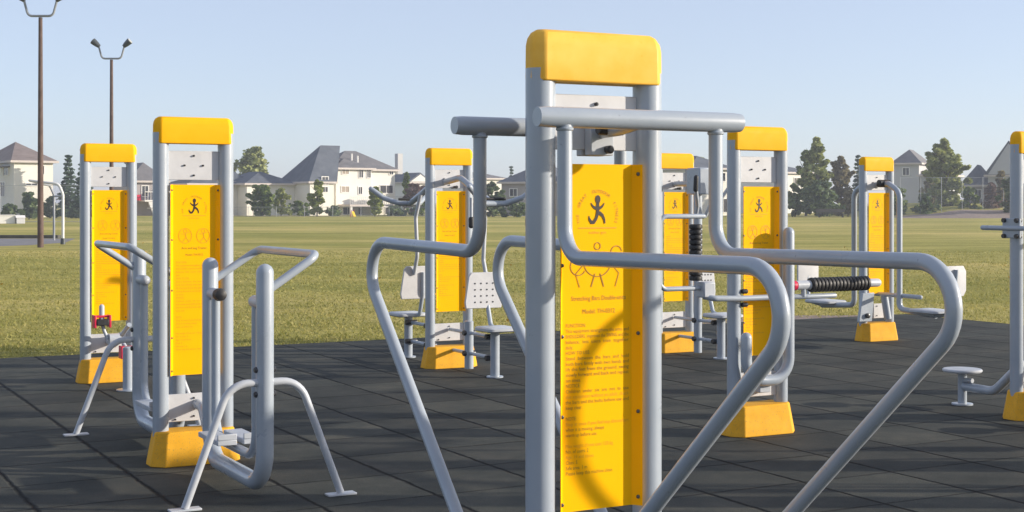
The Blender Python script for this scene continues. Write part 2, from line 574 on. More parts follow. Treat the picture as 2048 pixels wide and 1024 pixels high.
def cap_mesh(mat):
    h0, h1 = 2.027, 2.20
    rings = [octagon(0.246, 0.044, 0.028, h0 + 0.004), octagon(0.2555, 0.0535, 0.034, h0), octagon(0.2575, 0.0555, 0.035, h0 + 0.012),
             octagon(0.2565, 0.0545, 0.035, h0 + 0.12), octagon(0.2525, 0.051, 0.034, h1 - 0.030), octagon(0.2420, 0.041, 0.030, h1 - 0.010), octagon(0.222, 0.023, 0.016, h1)]
    return MB().loft(rings).mesh('cap', mat, 24)


def base_mesh():
    return MB().loft([octagon(0.29, 0.135, 0.075, 0), octagon(0.288, 0.133, 0.075, 0.02), octagon(0.255, 0.105, 0.06, 0.205), octagon(0.248, 0.098, 0.058, 0.215)]).mesh('base', M['base'], 25)


def panel_mesh(z0=0.56, z1=1.77):
    t = 0.004
    prof = [(-0.160, -0.048), (-0.136, PY), (0.136, PY), (0.160, -0.048)]
    back = [(x, y + t) for x, y in prof]
    mb = MB()
    ring = prof + back[::-1]
    mb.loft([[(x, y, z0) for x, y in ring], [(x, y, z1) for x, y in ring]])
    return mb.mesh('sign_panel', M['panel'], 20)


def plate_mesh(z0, z1):
    return MB().box(-0.165, 0.165, -0.006, 0.006, z0, z1).mesh('plate', M['plate'], 20)


def bolts_mesh(pts, r=0.009, y=-0.006, d=-0.012):
    mb = MB()
    for (x, z) in pts:
        mb.lathe([(r, 0), (r, d * 0.7), (r * 0.6, d)], (x, y, z), 'y', 10)
    return mb.mesh('bolt', M['bolt'], 30)


def tower(rt, kind='b', cap='cap'):
    for sx in (-0.21, 0.21):
        o = link('post', cached('post', post_mesh), rt)
        o.location = (sx, 0, 0)
    link('cap', cached(cap, lambda: cap_mesh(M[cap])), rt, 0.007)
    link('base', cached('base', base_mesh), rt, 0.006)
    p = link('sign_panel', cached('panel_' + kind, lambda: panel_mesh(0.63, 1.787) if kind == 'a' else panel_mesh()), rt)
    for nm, me in zip(('emblem', 'lettering', 'fine_print'), PRINT[kind]):
        link(nm, me, p)
    riv = cached('rivet', lambda: MB().lathe([(0.007, 0), (0.006, -0.004), (0.001, -0.0055)], (0, 0, 0), 'y', 10).mesh('rivet', M['bolt'], 30))
    for z in ((1.755, 1.45, 1.215, 0.95, 0.66) if kind == 'a' else (1.735, 1.42, 1.10, 0.80, 0.59)):
        for sx in (-0.149, 0.149):
            o = link('rivet', riv, p)
            o.location = (sx, -0.036, z)
    up = link('upper_plate', cached('up', lambda: plate_mesh(1.80, 1.985)), rt, 0.003)
    bl = cached('plate_bolt', lambda: bolts_mesh([(0, 0)], 0.0065))
    for (x, z) in ((-0.06, 1.893), (0.06, 1.893), (0, 1.83), (0, 1.955)):
        o = link('bolt', bl, up)
        o.location = (x, 0, z)
    lo = link('lower_plate', cached('lo', lambda: plate_mesh(0.265, 0.44)), rt, 0.003)
    for (x, z) in ((0, 0.41), (0, 0.295), (-0.12, 0.28)):
        o = link('bolt', bl, lo)
        o.location = (x, 0, z)


def station(name, label, cat, loc, kind='b', cap='cap'):
    rt = root(name, label, cat, (loc[0], loc[1], 0), YAW, 'yellow capped grey exercise stations on the rubber tiles')
    tower(rt, kind, cap)
    return rt


def turn(pts, s):
    return [(p[0] * s, p[1] * s, p[2]) for p in pts]


# ---------------------------------------------------------------- the big station in front
def bar_station(loc):
    rt = station('swing_bar_station', 'largest grey station in front with bent bars on both sides and a pale yellow cap', 'exercise machine', loc, 'a', 'cap_faded')
    for s in (1, -1):
        rl = MB().tube([(-0.385, -0.29 * s, 1.922), (-0.355, -0.29 * s, 1.922), (0.355, -0.29 * s, 1.922), (0.385, -0.29 * s, 1.922)], [0.030, 0.0325, 0.0325, 0.030], 24).obj('roller', M['steel'], rt)
        for sx in (-1, 1):
            x = 0.287 * sx
            path = fillet([(x, -0.29 * s, 1.905), (x, -0.29 * s, 1.487), (x, -1.545 if s > 0 else 1.435, 1.503), (x, -0.10 * s, 0.185)], [0.10, 0.125], 9)
            MB().tube(path, 0.0235, 20).obj('bar', M['steel'], rt)
            MB().lathe([(0.0238, 0), (0.0275, 0.003), (0.028, 0.008), (0.024, 0.012)], (x, -0.29 * s, 1.880), 'z', 20).obj('weld_bead', M['steel'], rl)
            MB().tube([(x * 1.02, -0.15 * s, 0.2), (0.21 * sx, -0.05 * s, 0.2)], 0.026, 14).obj('bar_foot', M['steel'], rt)
        ar = MB().tube([(0.0, -0.005 * s, 1.895), (0.0, -0.15 * s, 1.90), (0.0, -0.285 * s, 1.918)], 0.024, 16).obj('bracket', M['steel'], rt)
        MB().lathe([(0.016, -0.05), (0.02, -0.045), (0.02, 0.045), (0.016, 0.05)], (0.0, -0.10 * s, 1.90), 'x', 14).obj('pivot_bolt', M['bolt'], ar)
        MB().box(-0.045, 0.045, -0.028 * s - 0.02, -0.028 * s + 0.02, 1.815, 1.965).obj('clamp', M['steel_light'], ar, 30, 0.004)
        for (bx, bz) in ((-0.02, 1.95), (0.02, 1.835)):
            MB().lathe([(0.014, 0), (0.014, -0.02 * s), (0.008, -0.026 * s)], (bx, -0.048 * s, bz), 'y', 12).obj('bolt', M['bolt'], ar)
    return rt


# ---------------------------------------------------------------- glider with two loops (left)
def glider_station(loc):
    rt = station('glider_station', 'grey glider station at left with looped handrails and splayed arched legs', 'exercise machine', loc)
    for s in (1, -1):
        fr = MB().tube(fillet(turn([(0, -0.37, 1.27), (0, -0.37, 0.09), (0, -1.42, 0.09), (0, -1.42, 1.27)], s), 0.2, 8), 0.049, 24, (True, True)).obj('frame_tube', M['steel'], rt)
        MB().tube(fillet(turn([(0.03, -0.37, 1.185), (0.31, -0.37, 1.365), (0.31, -1.42, 1.365), (0.03, -1.42, 1.18)], s), 0.07), 0.024, 16).obj('handrail', M['steel'], rt)
        sw = MB().tube(fillet(turn([(0, -0.49, 1.10), (0, -0.49, 0.225), (0, -1.27, 0.225), (0, -1.27, 1.12)], s), 0.15, 8), 0.027, 16).obj('swing_frame', M['steel'], rt)
        for y in (-0.37, -1.42):
            yi = -0.52 if y > -1 else -1.24
            pv = MB().tube(turn([(0, y, 1.10), (0, yi, 1.10)], s), 0.036, 16, (False, True)).obj('pivot', M['steel_light'], sw)
        MB().lathe([(0.010, -0.05), (0.034, -0.04), (0.040, 0.0), (0.034, 0.035), (0.012, 0.045)], (0.0, -0.565 * s, 1.10), 'y', 18).obj('rubber_stop', M['black'], sw)
        for (x0, x1) in ((-0.135, -0.02), (0.02, 0.135)):
            mb = MB()
            ys = sorted((-0.98 * s, -0.58 * s))
            mb.box(x0, x1, ys[0], ys[1], 0.255, 0.285)
            mb.box(x0, x1, ys[0], ys[0] + 0.012, 0.285, 0.32)
            mb.obj('foot_plate', M['steel_light'], sw, 30, 0.004)
        MB().tube(fillet(turn([(-0.447, -1.42, 0.012), (-0.20, -1.42, 0.665), (0.20, -1.42, 0.665), (0.447, -1.42, 0.012)], s), 0.15, 8), 0.0215, 14).obj('arched_leg', M['steel_light'], rt)
        for sx in (-1, 1):
            ft = MB().box(sx * 0.447 - 0.085, sx * 0.447 + 0.085, -1.42 * s - 0.035, -1.42 * s + 0.035, 0.001, 0.013).obj('foot', M['steel_light'], rt, 30, 0.003)
        for bz in (0.735, 0.60):
            MB().lathe([(0.012, -0.062), (0.017, -0.056), (0.017, 0.056), (0.012, 0.062)], (0, -1.42 * s, bz), 'x', 12).obj('bolt', M['bolt'], fr)
        MB().tube(fillet(turn([(0.02, -0.01, 0.37), (0.02, -0.14, 0.36), (0.0, -0.34, 0.22)], s), 0.08), 0.032, 16).obj('link_arm', M['steel'], rt)
    return rt


# ---------------------------------------------------------------- pedal station (far left)
def pedal_station(loc):
    rt = station('pedal_station', 'grey pedal station at far left with red and black pedals', 'exercise machine', loc)
    hub = MB().tube(fillet([(0.0, -0.01, 0.37), (0.0, -0.2, 0.36), (0.0, -0.42, 0.42)], [0.1]), 0.035, 16).obj('support_arm', M['steel'], rt)
    MB().lathe([(0.03, -0.05), (0.05, -0.045), (0.05, 0.045), (0.03, 0.05)], (-0.05, -0.44, 0.43), 'x', 20).obj('crank_hub', M['steel_light'], hub)
    MB().tube(fillet([(0.0, -0.03, 0.40), (0.1, -0.12, 0.44), (0.12, -0.30, 0.54)], [0.08]), 0.022, 14).obj('side_arm', M['steel'], rt)
    for (sx, dy, dz) in ((-1, 0.02, 0.155), (1, -0.10, -0.12)):
        x = -0.05 + 0.055 * sx
        cr = MB().tube(fillet([(x, -0.44, 0.43), (x + 0.03 * sx, -0.44 + dy * 0.6, 0.43 + dz * 0.5), (x + 0.05 * sx, -0.44 + dy, 0.43 + dz)], [0.05]), 0.016, 12).obj('crank', M['steel_light'], rt)
        px, py, pz = x + 0.05 * sx, -0.44 + dy, 0.43 + dz
        MB().box(px - 0.055, px + 0.055, py - 0.06, py + 0.06, pz - 0.03, pz + 0.026).obj('pedal', M['black'], cr, 30, 0.006)
        mb = MB()
        mb.box(px - 0.075, px - 0.056, py - 0.055, py + 0.055, pz - 0.05, pz + 0.062)
        mb.box(px + 0.056, px + 0.075, py - 0.055, py + 0.055, pz - 0.05, pz + 0.062)
        mb.box(px - 0.055, px + 0.055, py - 0.03, py + 0.03, pz + 0.04, pz + 0.06)
        mb.obj('pedal_strap', M['red'], cr, 30, 0.004)
    MB().tube([(-0.154, -0.42, 0.60), (-0.154, -0.42, 0.72)], 0.024, 12, (False, True)).obj('stop_pin', M['steel_light'], rt)
    MB().lathe([(0.10, 0), (0.10, 0.01), (0.045, 0.012), (0.045, 0.375), (0.03, 0.385)], (0, -0.757, 0.002), 'z', 22).obj('seat_stand', M['steel'], rt)
    MB().loft([rounded(0.13, 0.10, 0.05, 0.385), rounded(0.14, 0.11, 0.06, 0.40), rounded(0.13, 0.10, 0.05, 0.415)])
    return rt


# ---------------------------------------------------------------- press stations with seats
def seat_unit(rt, s, seat_y, back_y, back_w=0.20):
    """seat, backrest and posts on one side of a station"""
    def Y(v):
        return -v * s
    MB().lathe([(0.08, 0), (0.08, 0.012), (0.045, 0.014), (0.045, 0.435), (0.04, 0.44)], (0, Y(seat_y), 0.002), 'z', 20).obj('seat_post', M['steel'], rt)
    st = MB().loft([rounded(0.15, 0.16, 0.05, 0.440), rounded(0.165, 0.175, 0.06, 0.452), rounded(0.165, 0.175, 0.06, 0.472), rounded(0.15, 0.16, 0.05, 0.482)]).obj('seat', M['steel_light'], rt, 40)
    st.location = (0, Y(seat_y + 0.03), 0)
    MB().lathe([(0.045, 0), (0.045, 0.46), (0.03, 0.47)], (0, Y(0.45), 0.03), 'z', 18).obj('short_post', M['steel'], rt)
    for z in (0.38, 0.18):
        lk = MB().tube([(0, Y(0.02), z), (0, Y(seat_y), z)], 0.018, 12).obj('link_bar', M['steel'], rt)
        for y in (0.45, seat_y - 0.07):
            MB().lathe([(0.025, -0.065), (0.028, -0.06), (0.028, 0.06), (0.025, 0.065)], (0, Y(y), z), 'x', 10).obj('clamp_bolt', M['bolt'], lk)
    MB().tube(fillet([(0.05, Y(seat_y - 0.05), 0.45), (0.05, Y(back_y + 0.06), 0.47), (0.05, Y(back_y - 0.02), 0.70), (0.05, Y(back_y - 0.02), 0.92)], [0.06, 0.06]), 0.022, 12).obj('back_support', M['steel'], rt)
    bw = back_w
    ring0 = [(-bw * 0.95, 0.64), (bw * 0.95, 0.64), (bw, 0.70), (bw * 0.80, 0.95), (bw * 0.66, 0.985), (-bw * 0.66, 0.985), (-bw * 0.80, 0.95), (-bw, 0.70)]
    bk = MB().loft([[(x, Y(back_y - 0.012), z) for x, z in ring0], [(x, Y(back_y + 0.012), z) for x, z in ring0]]).obj('backrest', M['plate'], rt, 25, 0.006)
    mb = MB()
    for z in (0.70, 0.76, 0.82, 0.88):
        for x in (-0.6, -0.2, 0.2, 0.6):
            mb.lathe([(0.008, 0), (0.008, -0.0035 * s)], (x * bw * 0.8, Y(back_y + 0.012), z), 'y', 8)
    mb.obj('ventilation_holes', M['bolt'], bk)


def chest_press(loc):
    rt = station('chest_press_station', 'distant grey press station with gull wing arms, standing near the grass behind the bent bars', 'exercise machine', loc)
    for s in (1, -1):
        seat_unit(rt, s, 1.00, 0.76)
        bm = MB().tube(fillet(turn([(-0.05, -0.01, 1.86), (-0.02, -0.30, 1.90), (0.0, -0.62, 1.76), (0.0, -0.95, 1.645)], s), [0.14, 0.14]), 0.032, 16).obj('boom', M['steel'], rt)
        MB().tube(fillet(turn([(-0.36, -1.18, 1.80), (-0.24, -1.10, 1.715), (-0.12, -0.98, 1.645), (0.12, -0.98, 1.645), (0.24, -1.10, 1.70), (0.36, -1.17, 1.80)], s), [0.08, 0.08, 0.08, 0.08]), 0.027, 14, (True, True)).obj('press_bar', M['steel'], rt)
        for sx in ((-1, 1) if s > 0 else ()):
            g = turn([(sx * 0.30, -1.10, 1.70), (sx * 0.30, -1.10, 1.50), (sx * 0.30, -1.10, 1.44)], s)
            h = MB().tube(g[:2], 0.015, 12).obj('handle', M['steel_light'], rt)
            MB().tube([g[1], g[2]], 0.026, 14, (True, True)).obj('grip', M['black'], h)
        MB().tube(fillet(turn([(0.03, -0.62, 1.74), (0.05, -0.70, 1.5), (0.05, -0.66, 1.1), (0.05, -0.74, 0.9)], s), [0.1, 0.1]), 0.02, 12).obj('strut', M['steel_light'], rt)
        MB().lathe([(0.014, 0), (0.016, -0.05 * s), (0.010, -0.055 * s)], (0.06, -0.006 * s, 1.81), 'y', 12).obj('bolt', M['bolt'], bm)
        MB().tube(turn([(-0.12, -0.98, 1.69), (0.12, -0.98, 1.69)], s), 0.014, 12).obj('stop_rod', M['black'], bm)
    return rt


def pull_station(loc):
    rt = station('pulldown_station', 'distant grey pulldown station with tall column half hidden behind the front machine', 'exercise machine', loc)
    for s in (1, -1):
        seat_unit(rt, s, 0.87, 0.60, 0.12)
        cl = MB().tube(turn([(0, -0.45, 0.45), (0, -0.45, 1.78)], s), 0.048, 20).obj('column', M['steel'], rt)
        ys = sorted((-0.58 * s, -0.33 * s))
        hd = MB().box(-0.07, 0.07, ys[0], ys[1], 1.74, 2.03).obj('mechanism_box', M['steel'], rt, 30, 0.015)
        MB().lathe([(0.055, 0), (0.055, 0.006), (0.02, 0.008)], (0.07, -0.45 * s, 1.9), 'x', 20).obj('round_badge', M['pole_grey'], hd)
        MB().tube(turn([(0.0, -0.02, 1.86), (0.0, -0.40, 1.86)], s), 0.03, 14).obj('top_beam', M['steel'], rt)
        MB().lathe([(0.014, 0), (0.016, -0.05 * s), (0.010, -0.055 * s)], (0.05, -0.006 * s, 1.81), 'y', 12).obj('bolt', M['bolt'], hd)
        for sx in (-1, 1):
            a = MB().tube(fillet(turn([(sx * 0.06, -0.50, 1.50), (sx * 0.08, -0.56, 1.62), (sx * 0.16, -0.66, 1.70), (sx * 0.22, -0.72, 1.82)], s), [0.06, 0.06]), 0.02, 12).obj('pull_arm', M['steel_light'], rt)
            MB().tube(turn([(sx * 0.22, -0.72, 1.79), (sx * 0.22, -0.73, 1.92)], s), 0.026, 14, (True, True)).obj('grip', M['black'], a)
    return rt


# ---------------------------------------------------------------- massage rollers (right middle)
def roller_mesh(p0, p1, r):
    """a ribbed massage roller along p0-p1"""
    a, b = Vector(p0), Vector(p1)
    L = (b - a).length
    n = int(L / 0.034)
    prof_p, prof_r = [], []
    for i in range(n):
        for (t, k) in ((0.0, 0.74), (0.2, 0.97), (0.5, 1.0), (0.8, 0.97)):
            prof_p.append(a + (b - a) * ((i + t) / n))
            prof_r.append(r * k)
    prof_p.append(b)
    prof_r.append(r * 0.74)
    return MB().tube(prof_p, prof_r, 18)


def massage_station(loc):
    rt = station('massage_station', 'grey massage station right of the front machine with black ribbed rollers on side arms', 'exercise machine', loc)
    jf = MB().tube(fillet([(-0.185, -0.11, 0.70), (-0.185, -0.11, 0.39), (0.195, -0.11, 0.39), (0.195, -0.11, 1.44)], 0.155, 9), 0.04, 22, (True, True)).obj('j_tube', M['steel'], rt)
    MB().box(-0.05, 0.05, -0.09, -0.02, 0.30, 0.36).obj('clamp', M['steel_light'], jf, 30, 0.006)
    # left arm with the upright roller
    arm = MB().tube(fillet([(0.12, -0.075, 0.978), (-0.21, -0.085, 0.978), (-0.44, -0.08, 0.985), (-0.50, -0.03, 1.00)], [0.05, 0.05]), 0.021, 14).obj('side_arm', M['steel'], rt)
    for z in (0.93, 1.025):
        MB().lathe([(0.016, -0.02), (0.018, -0.015), (0.018, 0.02), (0.014, 0.026)], (-0.158, -0.05, z), 'x', 12).obj('clamp_bolt', M['bolt'], arm)
    MB().box(-0.52, -0.42, -0.07, 0.03, 0.99, 1.10).obj('joint_block', M['steel_light'], arm, 30, 0.01)
    MB().tube(fillet([(-0.47, -0.02, 1.057), (-0.86, -0.02, 1.057), (-0.86, -0.02, 1.56), (-0.49, -0.02, 1.56)], 0.06), 0.017, 12, (True, True)).obj('roller_frame', M['steel'], rt)
    roller_mesh((-0.556, -0.02, 1.11), (-0.556, -0.02, 1.505), 0.047).obj('massage_roller', M['black'], rt)
    # right arm with the level roller
    a2 = MB().tube(fillet([(0.17, -0.02, 0.972), (0.40, -0.06, 0.972), (0.66, -0.06, 0.972)], [0.06]), 0.019, 14, (False, True)).obj('side_arm', M['steel'], rt)
    MB().tube([(0.37, -0.06, 0.972), (0.37, -0.06, 1.05)], 0.019, 12).obj('upright', M['steel'], a2)
    MB().tube([(0.30, -0.06, 1.055), (0.425, -0.06, 1.055)], 0.034, 16).obj('sleeve', M['steel_light'], a2)
    roller_mesh((0.43, -0.06, 1.055), (0.975, -0.06, 1.055), 0.055).obj('massage_roller', M['black'], rt)
    MB().tube([(0.98, -0.06, 1.055), (1.075, -0.06, 1.055)], 0.031, 16, (False, True)).obj('end_sleeve', M['steel_light'], a2)
    MB().lathe([(0.02, -0.022), (0.036, -0.015), (0.036, 0.012), (0.02, 0.018)], (0.282, -0.06, 1.055), 'x', 14).obj('knob', M['red'], a2)
    return rt


# ---------------------------------------------------------------- swing seats (far right)
def swing_seat_station(loc):
    rt = station('swing_seat_station', 'most distant grey station at right with two hanging swing seats beside its tower', 'exercise machine', loc)
    for s in (1, -1):
        arm = MB().tube(fillet(turn([(0, -0.02, 1.87), (0, -0.20, 1.88), (0, -0.39, 1.78), (0, -0.39, 0.40), (0, -0.98, 0.36)], s), [0.07, 0.14, 0.08]), 0.034, 16).obj('swing_arm', M['steel'], rt)
        MB().lathe([(0.02, -0.09), (0.045, -0.08), (0.045, 0.08), (0.02, 0.09)], (0, -0.13 * s, 1.88), 'x', 16).obj('pivot', M['black'], arm)
        st = MB().loft([rounded(0.16, 0.21, 0.05, 0.388), rounded(0.175, 0.225, 0.06, 0.40), rounded(0.175, 0.225, 0.06, 0.42), rounded(0.16, 0.21, 0.05, 0.43)]).obj('seat', M['steel_light'], rt, 40)
        st.location = (0, -0.92 * s, 0)
        MB().tube(fillet(turn([(0, -0.96, 0.36), (0, -1.24, 0.40), (0, -1.29, 0.9)], s), [0.08]), 0.024, 12).obj('back_support', M['steel'], rt)
        ys = sorted((-1.255 * s, -1.275 * s))
        MB().loft([rounded(0.13, 0.012, 0.01, 0.60), rounded(0.17, 0.013, 0.01, 0.66), rounded(0.17, 0.013, 0.01, 0.88), rounded(0.13, 0.012, 0.01, 0.94)]).obj('backrest', M['plate'], rt, 30).location = (0, -1.262 * s, 0)
    ob = MB().loft([[(-0.36, -0.10, 0.24), (-0.16, -0.10, 0.24), (-0.16, -0.06, 0.24), (-0.36, -0.06, 0.24)], [(-0.30, -0.10, 0.58), (-0.12, -0.10, 0.58), (-0.12, -0.06, 0.58), (-0.30, -0.06, 0.58)]]).obj('side_plate', M['steel'], rt, 30, 0.006)
    MB().lathe([(0.03, 0), (0.03, -0.03), (0.02, -0.036)], (-0.24, -0.10, 0.31), 'y', 12).obj('bolt', M['bolt'], ob)
    MB().tube(turn([(0.03, 0.20, 0.555), (0.03, -0.70, 0.555)], 1), 0.026, 14, (True, True)).obj('foot_bar', M['steel'], rt)
    MB().tube([(0.03, -0.10, 0.55), (0.07, -0.12, 0.26)], 0.045, 14).obj('strut', M['steel'], rt)
    return rt


# ---------------------------------------------------------------- waist twister (right edge)
def twister_station(loc):
    rt = station('twister_station', 'grey twister station cut by the right edge with a round standing disc', 'exercise machine', loc)
    for s in (1, -1):
        MB().tube(fillet(turn([(0, -0.01, 0.42), (0, -0.16, 0.38), (0, -0.42, 0.15), (0, -0.74, 0.155)], s), [0.10, 0.16]), 0.036, 18).obj('foot_arm', M['steel'], rt)
        sd = MB().lathe([(0.085, 0), (0.085, 0.012), (0.036, 0.016), (0.036, 0.255), (0.06, 0.262)], (0, -0.76 * s, 0.004), 'z', 22).obj('disc_stand', M['steel'], rt)
        MB().lathe([(0.10, 0.262), (0.150, 0.268), (0.158, 0.278), (0.158, 0.286), (0.150, 0.294), (0.02, 0.298)], (0, -0.76 * s, 0.004), 'z', 32).obj('disc', M['steel_light'], sd)
        MB().lathe([(0.018, -0.05), (0.02, -0.045), (0.02, 0.045), (0.018, 0.05)], (0, -0.70 * s, 0.21), 'y', 12).obj('bolt', M['steel_light'], sd)
    for sx in (-1, 1):
        hb = MB().tube([(sx * 0.272, -0.42, 1.46), (sx * 0.272, 0.28, 1.46)], 0.019, 14, (True, True)).obj('handle_bar', M['steel'], rt)
        for y in (-0.062, 0.062):
            for z in (1.40, 1.52):
                MB().lathe([(0.016, -0.03), (0.018, -0.026), (0.018, 0.026), (0.014, 0.03)], (sx * 0.262, y, z), 'x', 10).obj('clamp_bolt', M['bolt'], hb)
        MB().box(sx * 0.262 - 0.01, sx * 0.262 + 0.01, -0.085, 0.085, 1.385, 1.535).obj('clamp', M['steel'], hb, 30, 0.004)
    return rt


# ---------------------------------------------------------------- unseen arm wheel, added right of the picture to shade the front sign
def unseen_wheel_station(loc):
    rt = station('unseen_wheel_station', 'unseen grey arm wheel station added right of the front machine for its shadow', 'exercise machine', loc)
    for s in (1,):
        ax = MB().tube(turn([(-0.02, -0.01, 1.40), (-0.02, -0.24, 1.40)], s), 0.03, 16).obj('axle', M['steel'], rt)
        ring = [(-0.02 + 0.39 * math.cos(2 * PI * k / 48), 1.40 + 0.39 * math.sin(2 * PI * k / 48)) for k in range(49)]
        wh = MB().tube([(x, -0.26 * s, z) for x, z in ring], 0.017, 12).obj('wheel', M['steel'], rt)
        for k in range(3):
            a = R(-75 + 75 * k)
            MB().tube([(-0.02, -0.25 * s, 1.40), (-0.02 + 0.39 * math.cos(a), -0.26 * s, 1.40 + 0.39 * math.sin(a))], 0.011, 10).obj('spoke', M['steel'], wh)
    return rt


LOC = {'bar': (0.279, 4.85), 'glider': (-2.035, 9.2), 'pedal': (-3.74, 13.35), 'chest': (-0.634, 14.5), 'pull': (1.80, 16.0), 'massage': (1.765, 10.35), 'swing': (4.378, 17.3), 'twist': (4.04, 11.1)}
st_bar = bar_station(LOC['bar'])
for o in children(st_bar):
    if o.name.startswith('cap'):
        o.location.z = 0.028
    if o.name.startswith('upper_plate'):
        o.location.z = 0.034
st_glider = glider_station(LOC['glider'])
st_pedal = pedal_station(LOC['pedal'])
st_chest = chest_press(LOC['chest'])
st_pull = pull_station(LOC['pull'])
st_massage = massage_station(LOC['massage'])
st_swing = swing_seat_station(LOC['swing'])
st_twist = twister_station(LOC['twist'])
st_unseen_wheel = unseen_wheel_station((2.25, 5.178))


def copy_tree(o, parent=None):
    c = o.copy()
    COL.objects.link(c)
    if parent is not None:
        c.parent = parent
    for ch in list(children(o)):
        copy_tree(ch, c)
    return c


# unseen station copies added right of the picture to throw long shadows into it
for src, pos, lab in ((st_glider, (5.4, 7.9), 'glider station added outside the right edge for its shadow, nearest of the unseen ones'), (st_chest, (6.3, 8.95), 'unseen press station added outside the right edge for its shadow, beside the twister'),
                      (st_pedal, (7.4, 12.5), 'unseen pedal station added outside the right edge for its shadow, behind the twister')):
    c = copy_tree(src)
    c.location = (pos[0], pos[1], 0)
    c['label'] = lab

# ------------------------------------------------------------------ ground
MATZ = 0.0


def to_world(a, b):
    return (a * math.cos(YAW) - b * math.sin(YAW), a * math.sin(YAW) + b * math.cos(YAW))


mat = MB().box(-7.0, 15.24, -3.0, 16.05, -0.045, MATZ).obj('rubber_tile_floor', M['rubber'], None, 0)
mat.rotation_euler = (0, 0, YAW)
tag(mat, kind='structure')

# grass field: one sheet to the horizon, a little below the tiles
gv, gf = [], []
S = 3000
lawn = MB().add([(-S, -200, -0.035), (S, -200, -0.035), (S, 4000, -0.035), (-S, 4000, -0.035)], [(0, 1, 2, 3)]).obj('grass_field', M['grass_ground'], None, 0)
tag(lawn, kind='structure')

# bare soil along the back edge of the tiles
sv, sfc = [], []
nseg = 40
for i in range(nseg + 1):
    a = 10.4 + 4.9 * i / nseg
    w = 0.28 + 0.22 * math.sin(i * 0.5) * 0.5 + 0.12 * random.random() + 0.5 * max(0, math.sin(PI * i / nseg))
    p, q = to_world(a, 15.95), to_world(a, 16.05 + w)
    sv += [(p[0], p[1], -0.028), (q[0], q[1], -0.028)]
sfc = [(2 * i, 2 * i + 2, 2 * i + 3, 2 * i + 1) for i in range(nseg)]
soil = MB().add(sv, sfc).obj('bare_soil_strip', M['soil'], None, 0)
tag(soil, kind='structure')

# path on the left
pv = [(-60, 54.2), (-26, 54.0), (-19.9, 54.5), (-18.9, 56.5), (-18.6, 60.0), (-20.2, 66.6), (-60, 67.0)]
path = MB().add([(x, y, -0.028) for x, y in pv], [tuple(range(len(pv)))]).obj('asphalt_path', M['asphalt'], None, 0)
tag(path, kind='structure')
kb = MB().box(-60, -21.2, 67.2, 67.7, -0.03, 0.11).obj('path_kerb', M['kerb'], None, 0)
tag(kb, kind='structure')
bank_rows = [(150.0, -0.05), (153.0, 0.30), (157.0, 0.78), (161.0, 0.98), (169.0, 1.45), (190.0, 1.5)]
rv, rf_ = [], []
for k, (yy, zz) in enumerate(bank_rows):
    for i in range(25):
        t = i / 24.0
        x = 41.0 + 34.0 * t + 0.4 * math.sin(i * 1.7 + k)
        rise = min(1.0, t * 4.0)
        rv.append((x, yy + 0.5 * math.sin(i * 0.9 + k), -0.05 + (zz + 0.05) * rise + (0.05 * random.random() if k else 0)))
for k in range(5):
    for i in range(24):
        rf_.append((k * 25 + i, k * 25 + i + 1, (k + 1) * 25 + i + 1, (k + 1) * 25 + i))
rp = MB().add(rv[:75], rf_[:48]).obj('dry_earth_bank', M['soil'], None, 0)
gb = MB().add(rv[50:], [tuple(q - 50 for q in f) for f in rf_[48:]]).obj('grass_bank', M['grass_ground'], None, 0)
tag(gb, kind='structure')
tag(rp, kind='structure')

# grass blades near the tiles: one mass
NB = 150000
u = RNG.random(NB)
Yb = 14.0 + 36.0 * u ** 1.9
Xb = (RNG.random(NB) - 0.5) * 0.80 * Yb
aa = Xb * math.cos(YAW) + Yb * math.sin(YAW)
bb = -Xb * math.sin(YAW) + Yb * math.cos(YAW)
keep = ~((bb < 16.07) & (aa < 15.27))
keep &= ~((bb < 16.45) & (bb > 16.0) & (aa > 10.4) & (aa < 15.3) & (RNG.random(NB) < 0.9))
Xb, Yb = Xb[keep], Yb[keep]
n = len(Xb)
clump = 0.6 + 0.8 * (np.sin(Xb * 3.1 + np.sin(Yb * 2.3) * 1.3) * np.sin(Yb * 2.7 + 1.1 * np.sin(Xb * 1.7)) * 0.5 + 0.5)
h = (0.016 + 0.026 * RNG.random(n)) * clump
w = 0.004 + 0.006 * RNG.random(n) + 0.00022 * Yb
an = RNG.random(n) * 2 * PI
lean = (RNG.random((n, 2)) - 0.5) * 0.09
V = np.zeros((n, 3, 3))
V[:, 0] = np.stack([Xb - np.cos(an) * w, Yb - np.sin(an) * w, np.full(n, -0.036)], 1)
V[:, 1] = np.stack([Xb + np.cos(an) * w, Yb + np.sin(an) * w, np.full(n, -0.036)], 1)
V[:, 2] = np.stack([Xb + lean[:, 0], Yb + lean[:, 1], -0.036 + h], 1)


def np_mesh(name, V, k, mat):
    """V: (n,k,3) polygons of k corners"""
    n = V.shape[0]
    me = bpy.data.meshes.new(name)
    me.vertices.add(n * k)
    me.vertices.foreach_set('co', V.reshape(-1).astype(np.float32))
    me.loops.add(n * k)
    me.loops.foreach_set('vertex_index', np.arange(n * k, dtype=np.int32))
    me.polygons.add(n)
    me.polygons.foreach_set('loop_start', np.arange(0, n * k, k, dtype=np.int32))
    me.polygons.foreach_set('loop_total', np.full(n, k, dtype=np.int32))
    me.materials.append(mat)
    me.update(calc_edges=True)
    me.validate()
    return me


gr = link('grass_blades', np_mesh('grass_blades', V, 3, M['blade']))
tag(gr, 'short mown grass growing around the black rubber tiles', 'grass', kind='stuff')

